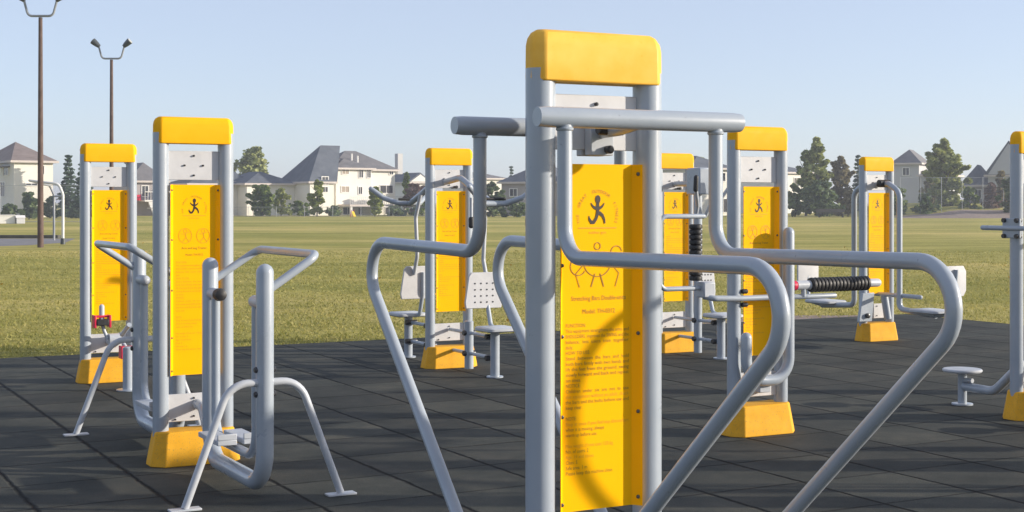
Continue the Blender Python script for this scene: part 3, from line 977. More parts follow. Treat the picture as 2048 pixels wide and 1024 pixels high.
# a few fallen leaves
nl = 60
Yl = 15 + 45 * RNG.random(nl)
Xl = (RNG.random(nl) - 0.5) * 0.72 * Yl
bl2 = -Xl * math.sin(YAW) + Yl * math.cos(YAW)
al2 = Xl * math.cos(YAW) + Yl * math.sin(YAW)
k2 = ~((bl2 < 16.3) & (al2 < 15.5))
Xl, Yl = Xl[k2], Yl[k2]
LV = np.zeros((len(Xl), 4, 3))
for i in range(len(Xl)):
    s = 0.018 + 0.025 * random.random()
    a = random.random() * 6.28
    t = 0.02 + 0.02 * random.random()
    LV[i] = [(Xl[i] + s * math.cos(a), Yl[i] + s * math.sin(a), 0.01), (Xl[i] + s * 0.5 * math.cos(a + 1.57), Yl[i] + s * .5 * math.sin(a + 1.57), 0.01 + t),
             (Xl[i] - s * math.cos(a), Yl[i] - s * math.sin(a), 0.012 + t), (Xl[i] + s * .5 * math.cos(a - 1.57), Yl[i] + s * .5 * math.sin(a - 1.57), 0.0)]
lv = link('fallen_leaves', np_mesh('fallen_leaves', LV, 4, M['leaf_fall']))
tag(lv, 'orange and yellow fallen leaves scattered over the grass', 'leaves', kind='stuff')


# ------------------------------------------------------------------ trees and shrubs
def leaf_quads(P, size, tilt=1.0):
    n = len(P)
    a = RNG.random(n) * 2 * PI
    ph = np.arccos(1 - 2 * RNG.random(n))
    nx, ny, nz = np.sin(ph) * np.cos(a), np.sin(ph) * np.sin(a), np.cos(ph)
    Nn = np.stack([nx, ny, nz], 1)
    ref = np.where(np.abs(nz)[:, None] < 0.9, np.array([[0, 0, 1.0]]), np.array([[1.0, 0, 0]]))
    T = np.cross(Nn, ref)
    T /= np.linalg.norm(T, axis=1)[:, None]
    B = np.cross(Nn, T)
    s = size * (0.55 + 0.9 * RNG.random(n))[:, None]
    r2 = 0.6 + 0.4 * RNG.random(n)[:, None]
    V = np.zeros((n, 4, 3))
    V[:, 0] = P - T * s
    V[:, 1] = P - B * s * r2 * 0.8
    V[:, 2] = P + T * s
    V[:, 3] = P + B * s * r2
    return V


def clump_points(cx, cy, cz, rx, ry, rz, n):
    d = RNG.normal(size=(n, 3))
    d /= np.linalg.norm(d, axis=1)[:, None]
    r = RNG.random(n) ** 0.45
    return np.stack([cx + d[:, 0] * r * rx, cy + d[:, 1] * r * ry, cz + d[:, 2] * r * rz], 1)


def tree(name, label, cat, px, Y, top, bot, wpx, mat, shape='round', dens=1.0, leaf=0.22, group='trees and shrubs beyond the field', trunk_frac=None):
    """top/bot rows and width in photograph pixels give the real size at distance Y"""
    X = xat(px, Y)
    zt = zat(top, Y)
    zb = min(zat(bot, Y), 0.0) if bot > 424 else zat(bot, Y)
    W = wpx / FPX * Y / 2
    rt = root(name, label, cat, (X, Y, -0.04), 0, group)
    H = zt + 0.04
    lo = 0.06 * H if trunk_frac is None else trunk_frac * H
    pts = []
    ph0 = random.random() * 6.28
    if shape == 'cone':
        lev = 15
        for i in range(lev):
            f = i / (lev - 1)
            z = lo + (H - lo) * f
            r = W * (1 - f) ** 0.9 + 0.10
            m = max(4, int(9 * (1 - f) + 3))
            for k in range(m):
                a = 2 * PI * (k + random.random() * 0.8) / m
                rr = r * (0.75 + 0.4 * random.random())
                q = max(6, int(34 * dens * (1 - 0.5 * f)))
                t = RNG.random(q) ** 0.7
                pz = z - 0.16 * rr * t + RNG.normal(size=q) * 0.06
                pts.append(np.stack([math.cos(a) * rr * t + RNG.normal(size=q) * 0.10, math.sin(a) * rr * t + RNG.normal(size=q) * 0.10, pz], 1))
    else:
        if shape == 'spire':
            prof = lambda f: (0.55 + 0.9 * f) if f < 0.4 else max(0.12, 0.98 * (1 - ((f - 0.4) / 0.6) ** 1.7))
            nc = int(26 * dens)
        elif shape == 'bush':
            prof = lambda f: math.sqrt(max(0.05, 1 - (f * 0.92) ** 2.6))
            nc = int(20 * dens)
        else:
            prof = lambda f: math.sqrt(max(0.04, 1 - (2 * f - 0.9) ** 2 * 0.8))
            nc = int(26 * dens)
        nc = int(nc * 1.9)
        for i in range(nc):
            f = (i + random.random()) / nc
            z = lo + (H - lo) * (0.04 + 0.90 * f)
            a = random.random() * 2 * PI
            r = W * prof(f) * (0.84 + 0.22 * math.sin(3 * a + ph0 + 5.0 * f) + 0.16 * math.sin(7 * f * 3 + ph0))
            if f > 0.86:
                r *= 0.6
            elif f > 0.35 and random.random() < 0.34 * f:
                continue
            d = r * (random.random() ** 0.42) * (0.80 + 0.28 * random.random())
            cr = max(0.19 * W, 0.30) * (0.55 + 0.8 * random.random())
            cr = min(cr, max(r * 0.8, 0.25))
            q = int(46 * dens * (0.5 + random.random()))
            pts.append(clump_points(d * math.cos(a), d * math.sin(a), min(z, H - cr * 0.55), cr, cr, cr * 0.85, q))
        if shape != 'bush':          # limbs that break the outline
            for k in range(int(9 * dens)):
                f = 0.18 + 0.74 * random.random()
                a = random.random() * 6.28
                r1 = W * prof(f) * (0.75 + 0.45 * random.random())
                z1 = lo + (H - lo) * f
                for q_ in range(5):
                    t = 0.45 + 0.14 * q_
                    cc = max(0.12 * W, 0.2) * (1.15 - 0.13 * q_)
                    pts.append(clump_points(r1 * t * math.cos(a), r1 * t * math.sin(a), min(z1 + 0.35 * r1 * t, H - cc), cc, cc, cc * 1.3, int(24 * dens)))
    P = np.concatenate(pts)
    P[:, 2] = np.clip(P[:, 2], 0.05, H)
    cr = link('crown', np_mesh('crown', leaf_quads(P, leaf), 4, mat), rt)
    mb = MB()
    tr = max(0.05, H * 0.016)
    mb.tube([(0, 0, -0.1), (0.02 * W, 0, H * 0.3), (-0.03 * W, 0.02, H * 0.6), (0, 0, H * 0.86)], [tr * 1.3, tr, tr * 0.6, tr * 0.15], 8)
    if shape != 'cone':
        for k in range(5):
            a = k * 2.4
            z = lo + (H - lo) * (0.12 + 0.13 * k)
            mb.tube([(0, 0, z), (math.cos(a) * W * 0.35, math.sin(a) * W * 0.35, z + H * 0.07), (math.cos(a) * W * 0.62, math.sin(a) * W * 0.62, z + H * 0.16)], [tr * 0.6, tr * 0.4, tr * 0.12], 6)
    mb.obj('trunk', M['bark'], rt)
    return rt


# left side
tree('spruce_tree', 'dark pointed spruce beside the far left white house', 'tree', 137, 160, 312, 430, 46, M['leaf_spruce'], 'cone', 1.0, 0.20)
tree('spruce_tree', 'tall dark spruce half hidden by the far left yellow cap', 'tree', 168, 150, 300, 430, 50, M['leaf_spruce'], 'cone', 1.0, 0.20)
tree('round_shrub', 'round dark shrub against the wall of the far left white house', 'shrub', 58, 140, 384, 432, 40, M['leaf_dark'], 'bush', 1.0, 0.17)
tree('low_shrub', 'low dark shrub right of the brown light pole', 'shrub', 100, 150, 392, 430, 36, M['leaf_dark'], 'bush', 0.9, 0.17)
tree('low_shrub', 'low dark shrub left of the round one by the left house', 'shrub', 20, 142, 408, 432, 40, M['leaf_dark'], 'bush', 0.8, 0.17)
tree('broad_tree', 'broad olive tree rising behind the long low roof', 'tree', 500, 215, 295, 428, 100, M['leaf_olive'], 'round', 1.5, 0.30)
tree('broad_tree', 'grey green tree behind the porch house between the left towers', 'tree', 268, 215, 322, 428, 60, M['leaf_dark'], 'round', 1.0, 0.28)
tree('shrub_tree', 'bushy green tree in front of the grey wall of the big house', 'tree', 525, 172, 368, 430, 60, M['leaf_green'], 'round', 1.2, 0.20, trunk_frac=0.02)
tree('shrub_tree', 'lighter olive shrub right of the bushy tree by the big house', 'shrub', 562, 170, 376, 430, 44, M['leaf_olive'], 'bush', 1.1, 0.18)
tree('low_shrub', 'small round shrub under the grey gable wall', 'shrub', 598, 172, 402, 431, 44, M['leaf_green'], 'bush', 0.9, 0.16)
tree('slim_tree', 'slim pointed green tree before the big window of the house', 'tree', 634, 168, 358, 431, 40, M['leaf_lime'], 'spire', 1.0, 0.18)
tree('low_shrub', 'low grey green shrub right of the slim pointed tree', 'shrub', 668, 172, 412, 431, 40, M['leaf_dark'], 'bush', 0.7, 0.16)
tree('slim_tree', 'small yellow green tree before the deck of the big white house', 'tree', 750, 168, 372, 430, 34, M['leaf_lime'], 'spire', 0.9, 0.18)
tree('dark_shrub', 'dark shrubs at the right end of the deck', 'shrub', 795, 172, 412, 431, 52, M['leaf_dark'], 'bush', 0.9, 0.16)
tree('purple_shrub', 'purple brown leaved tree right of the big white house', 'tree', 832, 185, 366, 430, 52, M['leaf_red'], 'round', 1.1, 0.22, trunk_frac=0.02)
tree('slim_tree', 'narrow dark tree at the corner of the big white house', 'tree', 813, 190, 342, 430, 18, M['leaf_green'], 'spire', 0.8, 0.2)
tree('low_shrub', 'green shrub below the purple brown tree', 'shrub', 846, 172, 398, 431, 50, M['leaf_green'], 'bush', 0.9, 0.17)
# middle
tree('dark_tree', 'dull green tree left of the dark roofed house behind the front machine', 'tree', 985, 165, 362, 430, 50, M['leaf_dark'], 'round', 1.1, 0.2, trunk_frac=0.02)
tree('low_shrub', 'low shrub under the slate roof behind the front machine', 'shrub', 1028, 160, 396, 430, 60, M['leaf_dark'], 'bush', 1.0, 0.18)
tree('spruce_tree', 'small spruce tip showing above the slate roof', 'tree', 1023, 230, 334, 425, 14, M['leaf_spruce'], 'cone', 0.6, 0.2)
tree('purple_shrub', 'purple grey shrub left of the far grey house behind the bars', 'shrub', 948, 175, 375, 430, 40, M['leaf_red'], 'bush', 0.9, 0.2)
tree('broad_tree', 'pale olive tree behind the pulldown station', 'tree', 1405, 210, 310, 428, 60, M['leaf_olive'], 'round', 1.0, 0.28)
# right
tree('poplar_tree', 'tallest ragged poplar between the yellow towers at right', 'tree', 1634, 172, 268, 430, 72, M['leaf_olive'], 'spire', 1.9, 0.24)
tree('poplar_tree', 'shorter ragged poplar left of the tallest one', 'tree', 1612, 176, 296, 430, 44, M['leaf_green'], 'spire', 1.2, 0.22)
tree('autumn_tree', 'brownish tree right of the tallest poplar', 'tree', 1682, 178, 308, 430, 60, M['leaf_brown'], 'spire', 1.4, 0.24)
tree('dark_tree', 'dark bushy tree at the foot of the tallest poplar', 'tree', 1640, 162, 362, 430, 88, M['leaf_dark'], 'bush', 1.5, 0.2)
tree('dark_shrub', 'dark bush below the white house right of the massage station', 'shrub', 1590, 162, 366, 430, 52, M['leaf_dark'], 'bush', 1.1, 0.2)
tree('spruce_tree', 'dark narrow spruce beside the farthest yellow cap', 'tree', 1716, 185, 312, 430, 26, M['leaf_spruce'], 'cone', 0.9, 0.2)
tree('autumn_tree', 'reddish brown bush left of the farthest station', 'shrub', 1696, 165, 380, 430, 50, M['leaf_brown'], 'bush', 1.0, 0.2)
tree('poplar_tree', 'tall green poplar in front of the right hand houses', 'tree', 1890, 165, 271, 428, 84, M['leaf_olive'], 'spire', 2.0, 0.24)
tree('autumn_tree', 'brownish tree leaning against the tall poplar at right', 'tree', 1862, 172, 302, 428, 46, M['leaf_brown'], 'spire', 1.1, 0.22)
tree('low_shrub', 'dark shrub left of the right hand poplar', 'shrub', 1852, 158, 386, 428, 54, M['leaf_dark'], 'bush', 1.0, 0.2)
tree('low_shrub', 'dark green shrub behind the farthest station', 'shrub', 1795, 160, 374, 428, 50, M['leaf_green'], 'bush', 1.0, 0.2)
tree('low_shrub', 'green shrub before the grey gabled house at right', 'shrub', 1940, 160, 372, 424, 52, M['leaf_green'], 'bush', 1.1, 0.2)
tree('purple_shrub', 'red brown shrub before the grey gabled house at right', 'shrub', 1982, 160, 364, 424, 34, M['leaf_red'], 'bush', 1.0, 0.2)
tree('slim_tree', 'slim brown tree close to the right edge tower', 'tree', 2002, 162, 338, 424, 30, M['leaf_brown'], 'spire', 0.9, 0.2)
tree('dark_tree', 'dark tree touching the right edge tower', 'tree', 2022, 155, 352, 428, 44, M['leaf_dark'], 'round', 1.1, 0.2, trunk_frac=0.02)


# ------------------------------------------------------------------ houses
class House:
    def __init__(self, label, px, Y, yaw, wall='wall_white', roof='roof', name='house'):
        self.Y, self.yaw = Y, R(yaw)
        self.X = xat(px, Y)
        self.c, self.s = math.cos(self.yaw), math.sin(self.yaw)
        self.rt = root(name, label, 'house', (self.X, Y, -0.04), self.yaw, 'houses beyond the field')
        self.wall, self.roof = wall, roof

    def fx(self, p, y=0.0):
        k = (p - 1024) / FPX
        x0, y0 = self.X - y * self.s, self.Y + y * self.c
        return (k * y0 - x0) / (self.c - k * self.s)

    def fy(self, p, x=0.0):
        k = (p - 1024) / FPX
        x0, y0 = self.X + x * self.c, self.Y + x * self.s
        return (x0 - k * y0) / (self.s + k * self.c)

    def z(self, py, x=0.0, y=0.0):
        return zat(py, self.Y + x * self.s + y * self.c) + 0.04

    def block(self, x0, x1, y0, y1, ze, zr, roof='hip', z0=-0.2, oh=0.45, wall=None, rmat=None, ridge=None):
        MB().box(x0, x1, y0, y1, z0, ze).obj('wall', M[wall or self.wall], self.rt, 0)
        a, b, c, d = x0 - oh, x1 + oh, y0 - oh, y1 + oh
        zz = ze - 0.02
        fl = [(a, c, zz), (b, c, zz), (b, d, zz), (a, d, zz)]
        ft = [(p[0], p[1], zz + 0.18) for p in fl]
        w, l = (b - a), (d - c)
        mb = MB()
        hip = roof in ('hip', 'pyr', 'half')
        if roof == 'pyr':
            v = fl + ft + [((a + b) / 2, (c + d) / 2, zr)]
            fc = [(4, 5, 8), (5, 6, 8), (6, 7, 8), (7, 4, 8)]
        elif roof == 'half':         # hipped at the left, running into the taller block at the right
            ym = (c + d) / 2
            v = fl + ft + [(self.fx(ridge[0], ym), ym, zr), (self.fx(ridge[1], ym), ym, zr)]
            fc = [(4, 5, 9, 8), (6, 7, 8, 9), (5, 6, 9), (7, 4, 8)]
        elif roof == 'hip':
            if w >= l:
                r0, r1 = (a + l / 2, (c + d) / 2, zr), (b - l / 2, (c + d) / 2, zr)
                fc = [(4, 5, 9, 8), (6, 7, 8, 9), (5, 6, 9), (7, 4, 8)]
            else:
                r0, r1 = ((a + b) / 2, c + w / 2, zr), ((a + b) / 2, d - w / 2, zr)
                fc = [(4, 5, 8), (5, 6, 9, 8), (6, 7, 9), (7, 4, 8, 9)]
            v = fl + ft + [r0, r1]
        elif roof == 'gable_x':      # ridge along x
            v = fl + ft + [(a, (c + d) / 2, zr), (b, (c + d) / 2, zr)]
            fc = [(4, 5, 9, 8), (6, 7, 8, 9), (5, 6, 9), (7, 4, 8)]
        else:                        # ridge along y
            v = fl + ft + [((a + b) / 2, c, zr), ((a + b) / 2, d, zr)]
            fc = [(4, 5, 8), (5, 6, 9, 8), (6, 7, 9), (7, 4, 8, 9)]
        sides = [(0, 3, 2, 1), (0, 1, 5, 4), (1, 2, 6, 5), (2, 3, 7, 6), (3, 0, 4, 7)]
        if hip:
            rf = mb.add(v, sides + fc).obj('roof', M[rmat or self.roof], self.rt, 0)
        else:
            # slopes in shingle, the two end triangles in siding set a little inside
            slopes = [f for f in fc if len(f) == 4]
            rf = mb.add(v, sides + fc).obj('roof', M[rmat or self.roof], self.rt, 0)
            g = MB()
            if roof == 'gable_x':
                for (xx, sg) in ((a - 0.01, -1), (b + 0.01, 1)):
                    g.add([(xx, c + 0.5, zz + 0.25), (xx, d - 0.5, zz + 0.25), (xx, (c + d) / 2, zr - 0.3)], [(0, 1, 2)])
            else:
                for yy in (c - 0.01, d + 0.01):
                    g.add([(a + 0.5, yy, zz + 0.25), (b - 0.5, yy, zz + 0.25), ((a + b) / 2, yy, zr - 0.3)], [(0, 1, 2)])
            g.obj('gable', M[wall or self.wall], self.rt, 0)
        f = MB()
        t = 0.06
        f.box(a - t, b + t, c - t, c - 0.003, zz - 0.04, zz + 0.20)
        f.box(a - t, a - 0.003, c + 0.003, d, zz - 0.04, zz + 0.20)
        f.box(b + 0.003, b + t, c + 0.003, d, zz - 0.04, zz + 0.20)
        f.obj('fascia', M['fascia'], rf, 0)
        return rf

    def win(self, side, u, z, w, h, at=0.0, pane='pane'):
        """side 'f' = facade (y=at), 'l' = left face (x=at); u is the centre along the wall"""
        fr, pn = MB(), MB()
        t = 0.09
        def put(mb, u0, u1, z0, z1, d0, d1):
            if side == 'f':
                mb.box(u0, u1, at - d1, at - d0, z0, z1)
            else:
                mb.box(at - d1, at - d0, u0, u1, z0, z1)
        put(fr, u - w / 2 - t, u - w / 2, z - h / 2 - t, z + h / 2 + t, -0.01, 0.07)
        put(fr, u + w / 2, u + w / 2 + t, z - h / 2 - t, z + h / 2 + t, -0.01, 0.07)
        put(fr, u - w / 2, u + w / 2, z + h / 2, z + h / 2 + t, -0.01, 0.068)
        put(fr, u - w / 2, u + w / 2, z - h / 2 - t, z - h / 2, -0.01, 0.09)
        put(fr, u - 0.025, u + 0.025, z - h / 2, z + h / 2, -0.01, 0.05)
        o = fr.obj('window', M['trim'], self.rt, 0)
        put(pn, u - w / 2, u - 0.025, z - h / 2, z + h / 2, 0.004, 0.03)
        put(pn, u + 0.025, u + w / 2, z - h / 2, z + h / 2, 0.004, 0.03)
        pn.obj('pane', M[pane], o, 0)

    def winpx(self, p0, p1, q0, q1, at=0.0, pane='pane'):
        x0, x1 = self.fx(p0, at), self.fx(p1, at)
        xm = (x0 + x1) / 2
        z1, z0 = self.z(q0, xm, at), self.z(q1, xm, at)
        self.win('f', xm, (z0 + z1) / 2, max(x1 - x0, 0.4), z1 - z0, at, pane)

    def winpx_l(self, p0, p1, q0, q1, at=0.0, pane='pane'):
        y0, y1 = self.fy(p1, at), self.fy(p0, at)
        ym = (y0 + y1) / 2
        z1, z0 = self.z(q0, at, ym), self.z(q1, at, ym)
        self.win('l', ym, (z0 + z1) / 2, max(y1 - y0, 0.4), z1 - z0, at, pane)


# far left white house
h1 = House('white two storey house with brown roof at the far left edge', 28, 160, 35, 'wall_white', 'roof_brown')
xr = h1.fx(106)
h1.block(0, xr, 0, 14, h1.z(324), h1.z(284, 3, 7), 'pyr')
h1.winpx(80, 88, 332, 348)
h1.winpx(52, 74, 367, 371)
h1.winpx_l(8, 17, 332, 350)
h1.winpx_l(2, 10, 365, 392)
MB().box(-1.8, -0.02, 1.5, 5.2, 5.6, 5.75).obj('porch_roof', M['roof'], h1.rt, 0)

# porch house between the left towers
h2 = House('grey bungalow with a white railed porch and stairs between the left towers', 262, 178, 30, 'wall_tan', 'roof')
h2.block(0, h2.fx(330), 0, 9, h2.z(364), h2.z(326, 4, 4), 'hip')
h2.winpx(284, 296, 372, 392)
dk = MB().box(1.0, h2.fx(318), -2.6, -0.02, 1.75, 1.95).obj('porch', M['wood_rail'], h2.rt, 0)
mb = MB()
for i in range(12):
    mb.box(1.0 + i * 0.36, 1.05 + i * 0.36, -2.6, -2.55, 1.95, 2.9)
mb.box(1.0, 5.1, -2.62, -2.53, 2.9, 3.0)
mb.obj('railing', M['wood_rail'], dk, 0)
mb = MB()
for i in range(8):
    mb.box(1.4, 2.6, -2.62 - 0.3 * (i + 1), -2.62 - 0.3 * i - 0.003, 1.5 - 0.21 * i, 1.70 - 0.21 * i)
mb.box(1.3, 1.38, -5.0, -2.62, 0.9, 1.0)
mb.obj('stairs', M['wood_rail'], dk, 0)
MB().box(0.2, 0.9, -1.2, -0.3, 1.9, 2.6).obj('porch_chair', M['red'], dk, 0)

# low white wing left of the big house
h3 = House('small white house end with slate roof right of the glider tower', 440, 182, 30, 'wall_white', 'roof_blue')
h3.block(0, h3.fx(493), 0, 9, h3.z(365), h3.z(338, 3, 4), 'hip')
h3.winpx(466, 473, 372, 384)

# the big house
h4 = House('big white house with many roof slopes, deck and chimney beyond the field', 672, 184, 35, 'wall_white', 'roof')
L = h4.fx(797)
ze = h4.z(338)
h4.block(0, h4.fx(742), 0, 5.0, ze, ze + 1.5, 'hip')
h4.block(0.02, L, 0.9, 8.5, ze - 0.12, h4.z(302, 6, 4), 'hip')
h4.winpx(684, 697, 337, 348, 0, 'blind')
h4.winpx(683, 698, 373, 384, 0, 'blind')
h4.winpx(718, 726, 337, 355)
h4.winpx(717, 724, 374, 388)
h4.winpx(734, 741, 337, 355, 0)
h4.winpx(779, 786, 338, 349, 0.9)
h4.winpx(760, 785, 371, 386, 0.9, 'dark')
# middle wing in front, left
x2 = h4.fx(668, -2.0)
bx0 = h4.fx(620, -2.0)
rf = h4.block(bx0, x2, -2.0, 6.5, h4.z(366, -3, -2), h4.z(291, 0, 2.3), 'half', rmat='roof_blue', oh=0.3, ridge=(641, 680))
h4.winpx(644, 656, 354, 369, -2.0)
h4.winpx(645, 655, 374, 384, -2.0)
# long low wing at the far left
wy0 = h4.fy(570, bx0) if h4.fy(570, bx0) > 0 else 4.0
MB().box(x2 + 0.003, -0.003, 0.3, 6.4, -0.2, ze - 0.05).obj('wall', M['wall_white'], h4.rt, 0)
h4.block(bx0 - 6.6, bx0 - 0.02, 2.2, 12.0, h4.z(370, -6, 4), h4.z(343, -8, 6), 'hip', rmat='roof_blue')
h4.block(bx0 - 13.0, bx0 - 6.64, 5.0, 12.5, h4.z(370, -12, 6), h4.z(350, -12, 8), 'hip', rmat='roof_blue')
cx = h4.fx(795, 2.0)
MB().box(cx, cx + 0.75, 1.9, 2.7, ze - 0.5, h4.z(307, cx, 2)).obj('chimney', M['wall_grey'], h4.rt, 0)
dz = h4.z(409, 4, -2)
dk = MB().box(0.4, L - 0.6, -3.0, -0.02, dz - 0.25, dz).obj('deck', M['fascia'], h4.rt, 0)
mb = MB()
for i in range(30):
    x = 0.4 + i * (L - 1.2) / 29
    mb.box(x, x + 0.05, -3.0, -2.95, dz, dz + 0.95)
mb.box(0.4, L - 0.75, -3.02, -2.93, dz + 0.95, dz + 1.05)
mb.box(2.8, 5.2, -3.06, -3.03, dz, dz + 0.92)
mb.obj('railing', M['wood_rail'], dk, 0)
for x in (0.5, 3.6, 6.6, L - 0.9):
    MB().box(x, x + 0.28, -2.95, -2.67, -0.2, dz - 0.25).obj('deck_post', M['wood_rail'], dk, 0)
h4.winpx(717, 724, 416, 428, 0, 'dark')
h4.winpx(686, 704, 415, 428, 0, 'dark')
h4.winpx(770, 786, 415, 428, 0.9, 'dark')
for (x, z) in ((h4.fx(718), h4.z(318)), (h4.fx(730), h4.z(322))):
    MB().lathe([(0.12, 0), (0.12, 1.2)], (x, 2.0, z - 0.4), 'z', 8).obj('roof_vent', M['trim'], h4.rt, 0)

# small white gabled house
h5 = House('small white gabled house behind the purple brown tree', 818, 235, 35, 'wall_white', 'roof_blue')
h5.block(0, h5.fx(858), 0, 8, h5.z(366), h5.z(346, 2, 4), 'gable_y')

# houses seen through the bars
h6 = House('white house sliver with grey roof left of the slate roof', 940, 225, 35, 'wall_white', 'roof')
h6.block(0, h6.fx(1010), 0, 8, h6.z(358), h6.z(344, 3, 4), 'hip')
h6.winpx(958, 964, 362, 372)
h7 = House('taupe house with slate roof behind the front machine', 1120, 176, 66, 'wall_tan', 'roof_blue')
h7.block(0, 9, 0, h7.fy(1003), h7.z(366), h7.z(326, 4, 5), 'hip')
h7.winpx_l(1020, 1034, 378, 392)
h8 = House('white house with dark garage opening behind the pulldown station', 1384, 178, 30, 'wall_white', 'roof_blue')
h8.block(0, h8.fx(1462), 0, 9, h8.z(338), h8.z(312, 3, 4), 'hip')
h8.winpx(1440, 1453, 398, 424, 0, 'dark')
h8.winpx(1438, 1450, 346, 362)
h9 = House('white house with slate roof behind the tallest poplar', 1552, 215, 35, 'wall_white', 'roof_blue')
h9.block(0, h9.fx(1626), 0, 9, h9.z(346), h9.z(328, 3, 4), 'hip')
h9.winpx(1588, 1598, 356, 372)
h10 = House('grey hipped roof house between the farthest station and the right poplar', 1838, 205, 62, 'wall_grey', 'roof')
h10.block(0, 6, 0, h10.fy(1788), h10.z(328), h10.z(300, 3, 4), 'hip')
h10.block(0.5, 9, -4, -0.02, h10.z(352), h10.z(338, 4, -2), 'hip')
h10.winpx_l(1806, 1818, 336, 350)
h11 = House('large grey gabled house behind the right edge tower', 2060, 172, 66, 'wall_grey', 'roof_blue')
h11.block(0, 9, 0, h11.fy(1976), h11.z(352), h11.z(284, 4, 3), 'gable_x')
h11.block(1.0, 8, h11.fy(1976) + 0.02, h11.fy(1925), h11.z(372), h11.z(330, 4, 8), 'hip', wall='wall_tan')
h11.winpx_l(1990, 1996, 336, 342)
h11.winpx_l(2000, 2010, 372, 392)
h11.winpx_l(1950, 1962, 380, 396, 1.0)


# ------------------------------------------------------------------ light poles
def light_pole(label, px, Y, top):
    zt = zat(top, Y)
    rt = root('light_pole', label, 'light pole', (xat(px, Y), Y, -0.04), 0, 'sports field light poles')
    MB().tube([(0, 0, 0), (0, 0, zt * 0.5), (0, 0, zt)], [0.115, 0.095, 0.072], 14).obj('mast', M['pole'], rt)
    ar = MB().tube(fillet([(-0.62, 0, zt + 0.66), (-0.46, 0, zt + 0.06), (0.46, 0, zt + 0.06), (0.62, 0, zt + 0.66)], 0.2), 0.045, 10).obj('arm', M['pole_grey'], rt)
    for sx in (-1, 1):
        c = Vector((sx * 0.63, 0, zt + 0.68))
        d = Vector((sx * 0.72, -0.1, 0.62)).normalized()
        hd = MB().tube([c - d * 0.06, c + d * 0.10, c + d * 0.24, c + d * 0.36], [0.09, 0.13, 0.15, 0.16], 12).obj('lamp_head', M['lamp_dark'], ar)
        MB().tube([c + d * 0.363, c + d * 0.38], [0.14, 0.13], 12).obj('lens', M['glass_lamp'], hd)
    return rt


light_pole('nearer tall brown light pole cut off by the top edge', 81, 53.7, 33)
light_pole('farther brown light pole above the far left yellow cap', 223, 69.5, 118)

# ------------------------------------------------------------------ football goal at left
gx, gy = xat(126, 57.6), 57.6
fx_, fy_ = xat(108, 63.5), 63.5
goal = root('goal_frame', 'grey tubular goal frame standing beside the asphalt path at left', 'goal', (gx, gy, -0.04))
d = Vector((fx_ - gx, fy_ - gy, 0))
MB().tube(fillet([(0, 0, 0), (0, 0, 2.0), (-0.18, 0.05, 2.42), (-1.4, 0.2, 2.56)], [0.4, 0.3]), 0.055, 12).obj('near_post', M['white_tube'], goal)
MB().tube(fillet([(d.x, d.y, 0), (d.x, d.y, 2.0), (d.x - 0.18, d.y, 2.42), (-1.4, 0.2, 2.56)], [0.4, 0.3]), 0.05, 12).obj('far_post', M['pole_grey'], goal)
MB().tube([(0, 0, 1.95), (d.x, d.y, 1.95)], 0.04, 10).obj('crossbar', M['pole_grey'], goal)
MB().lathe([(0.10, 0), (0.09, 0.25)], (0, 0, 0), 'z', 12).obj('foot', M['lamp_dark'], goal)


# ------------------------------------------------------------------ wire fence along the far edge
def wire_mat():
    m, nt, b = new_mat('chain_link_mesh')
    tc = nt.nodes.new('ShaderNodeTexCoord')
    sep = nt.nodes.new('ShaderNodeSeparateXYZ')
    nt.links.new(tc.outputs['Object'], sep.inputs[0])
    u1 = math_n(nt, 'FRACT', math_n(nt, 'MULTIPLY', math_n(nt, 'ADD', sep.outputs[0], sep.outputs[2]), 8.0))
    u2 = math_n(nt, 'FRACT', math_n(nt, 'MULTIPLY', math_n(nt, 'SUBTRACT', sep.outputs[0], sep.outputs[2]), 8.0))
    k = math_n(nt, 'MINIMUM', u1, u2)
    a = math_n(nt, 'LESS_THAN', k, 0.05)
    b.inputs['Base Color'].default_value = (0.36, 0.38, 0.39, 1)
    b.inputs['Roughness'].default_value = 0.5
    nt.links.new(a, b.inputs['Alpha'])
    return m


M['mesh'] = wire_mat()


def fence(label, p0, p1, Y, hgt, step=3.0):
    x0, x1 = xat(p0, Y), xat(p1, Y)
    rt = root('wire_fence', label, 'fence', (x0, Y, -0.04))
    Lf = x1 - x0
    n = int(Lf / step)
    pm = MB().tube([(0, 0, 0), (0, 0, hgt)], 0.03, 8, (False, True)).mesh('fence_post', M['wire'])
    for i in range(n + 1):
        o = link('fence_post', pm, rt)
        o.location = (Lf * i / n, 0, 0)
    mb = MB()
    mb.tube([(0, 0, hgt - 0.03), (Lf, 0, hgt - 0.03)], 0.018, 6)
    mb.tube([(0, 0, 0.08), (Lf, 0, 0.08)], 0.02, 6)
    mb.obj('rail', M['wire'], rt)
    MB().add([(0, 0.03, 0.05), (Lf, 0.03, 0.05), (Lf, 0.03, hgt - 0.03), (0, 0.03, hgt - 0.03)], [(0, 1, 2, 3)]).obj('wire_mesh', M['mesh'], rt, 0)
    return rt


fence('grey wire fence before the big white house', 440, 1060, 166, 1.15, 3.0)
fence('tall wire fence behind the path at far left', 0, 160, 118, 3.1, 2.6)
fence('tall grey wire fence before the right hand shrubs', 1800, 2090, 157.5, 4.4, 2.1)

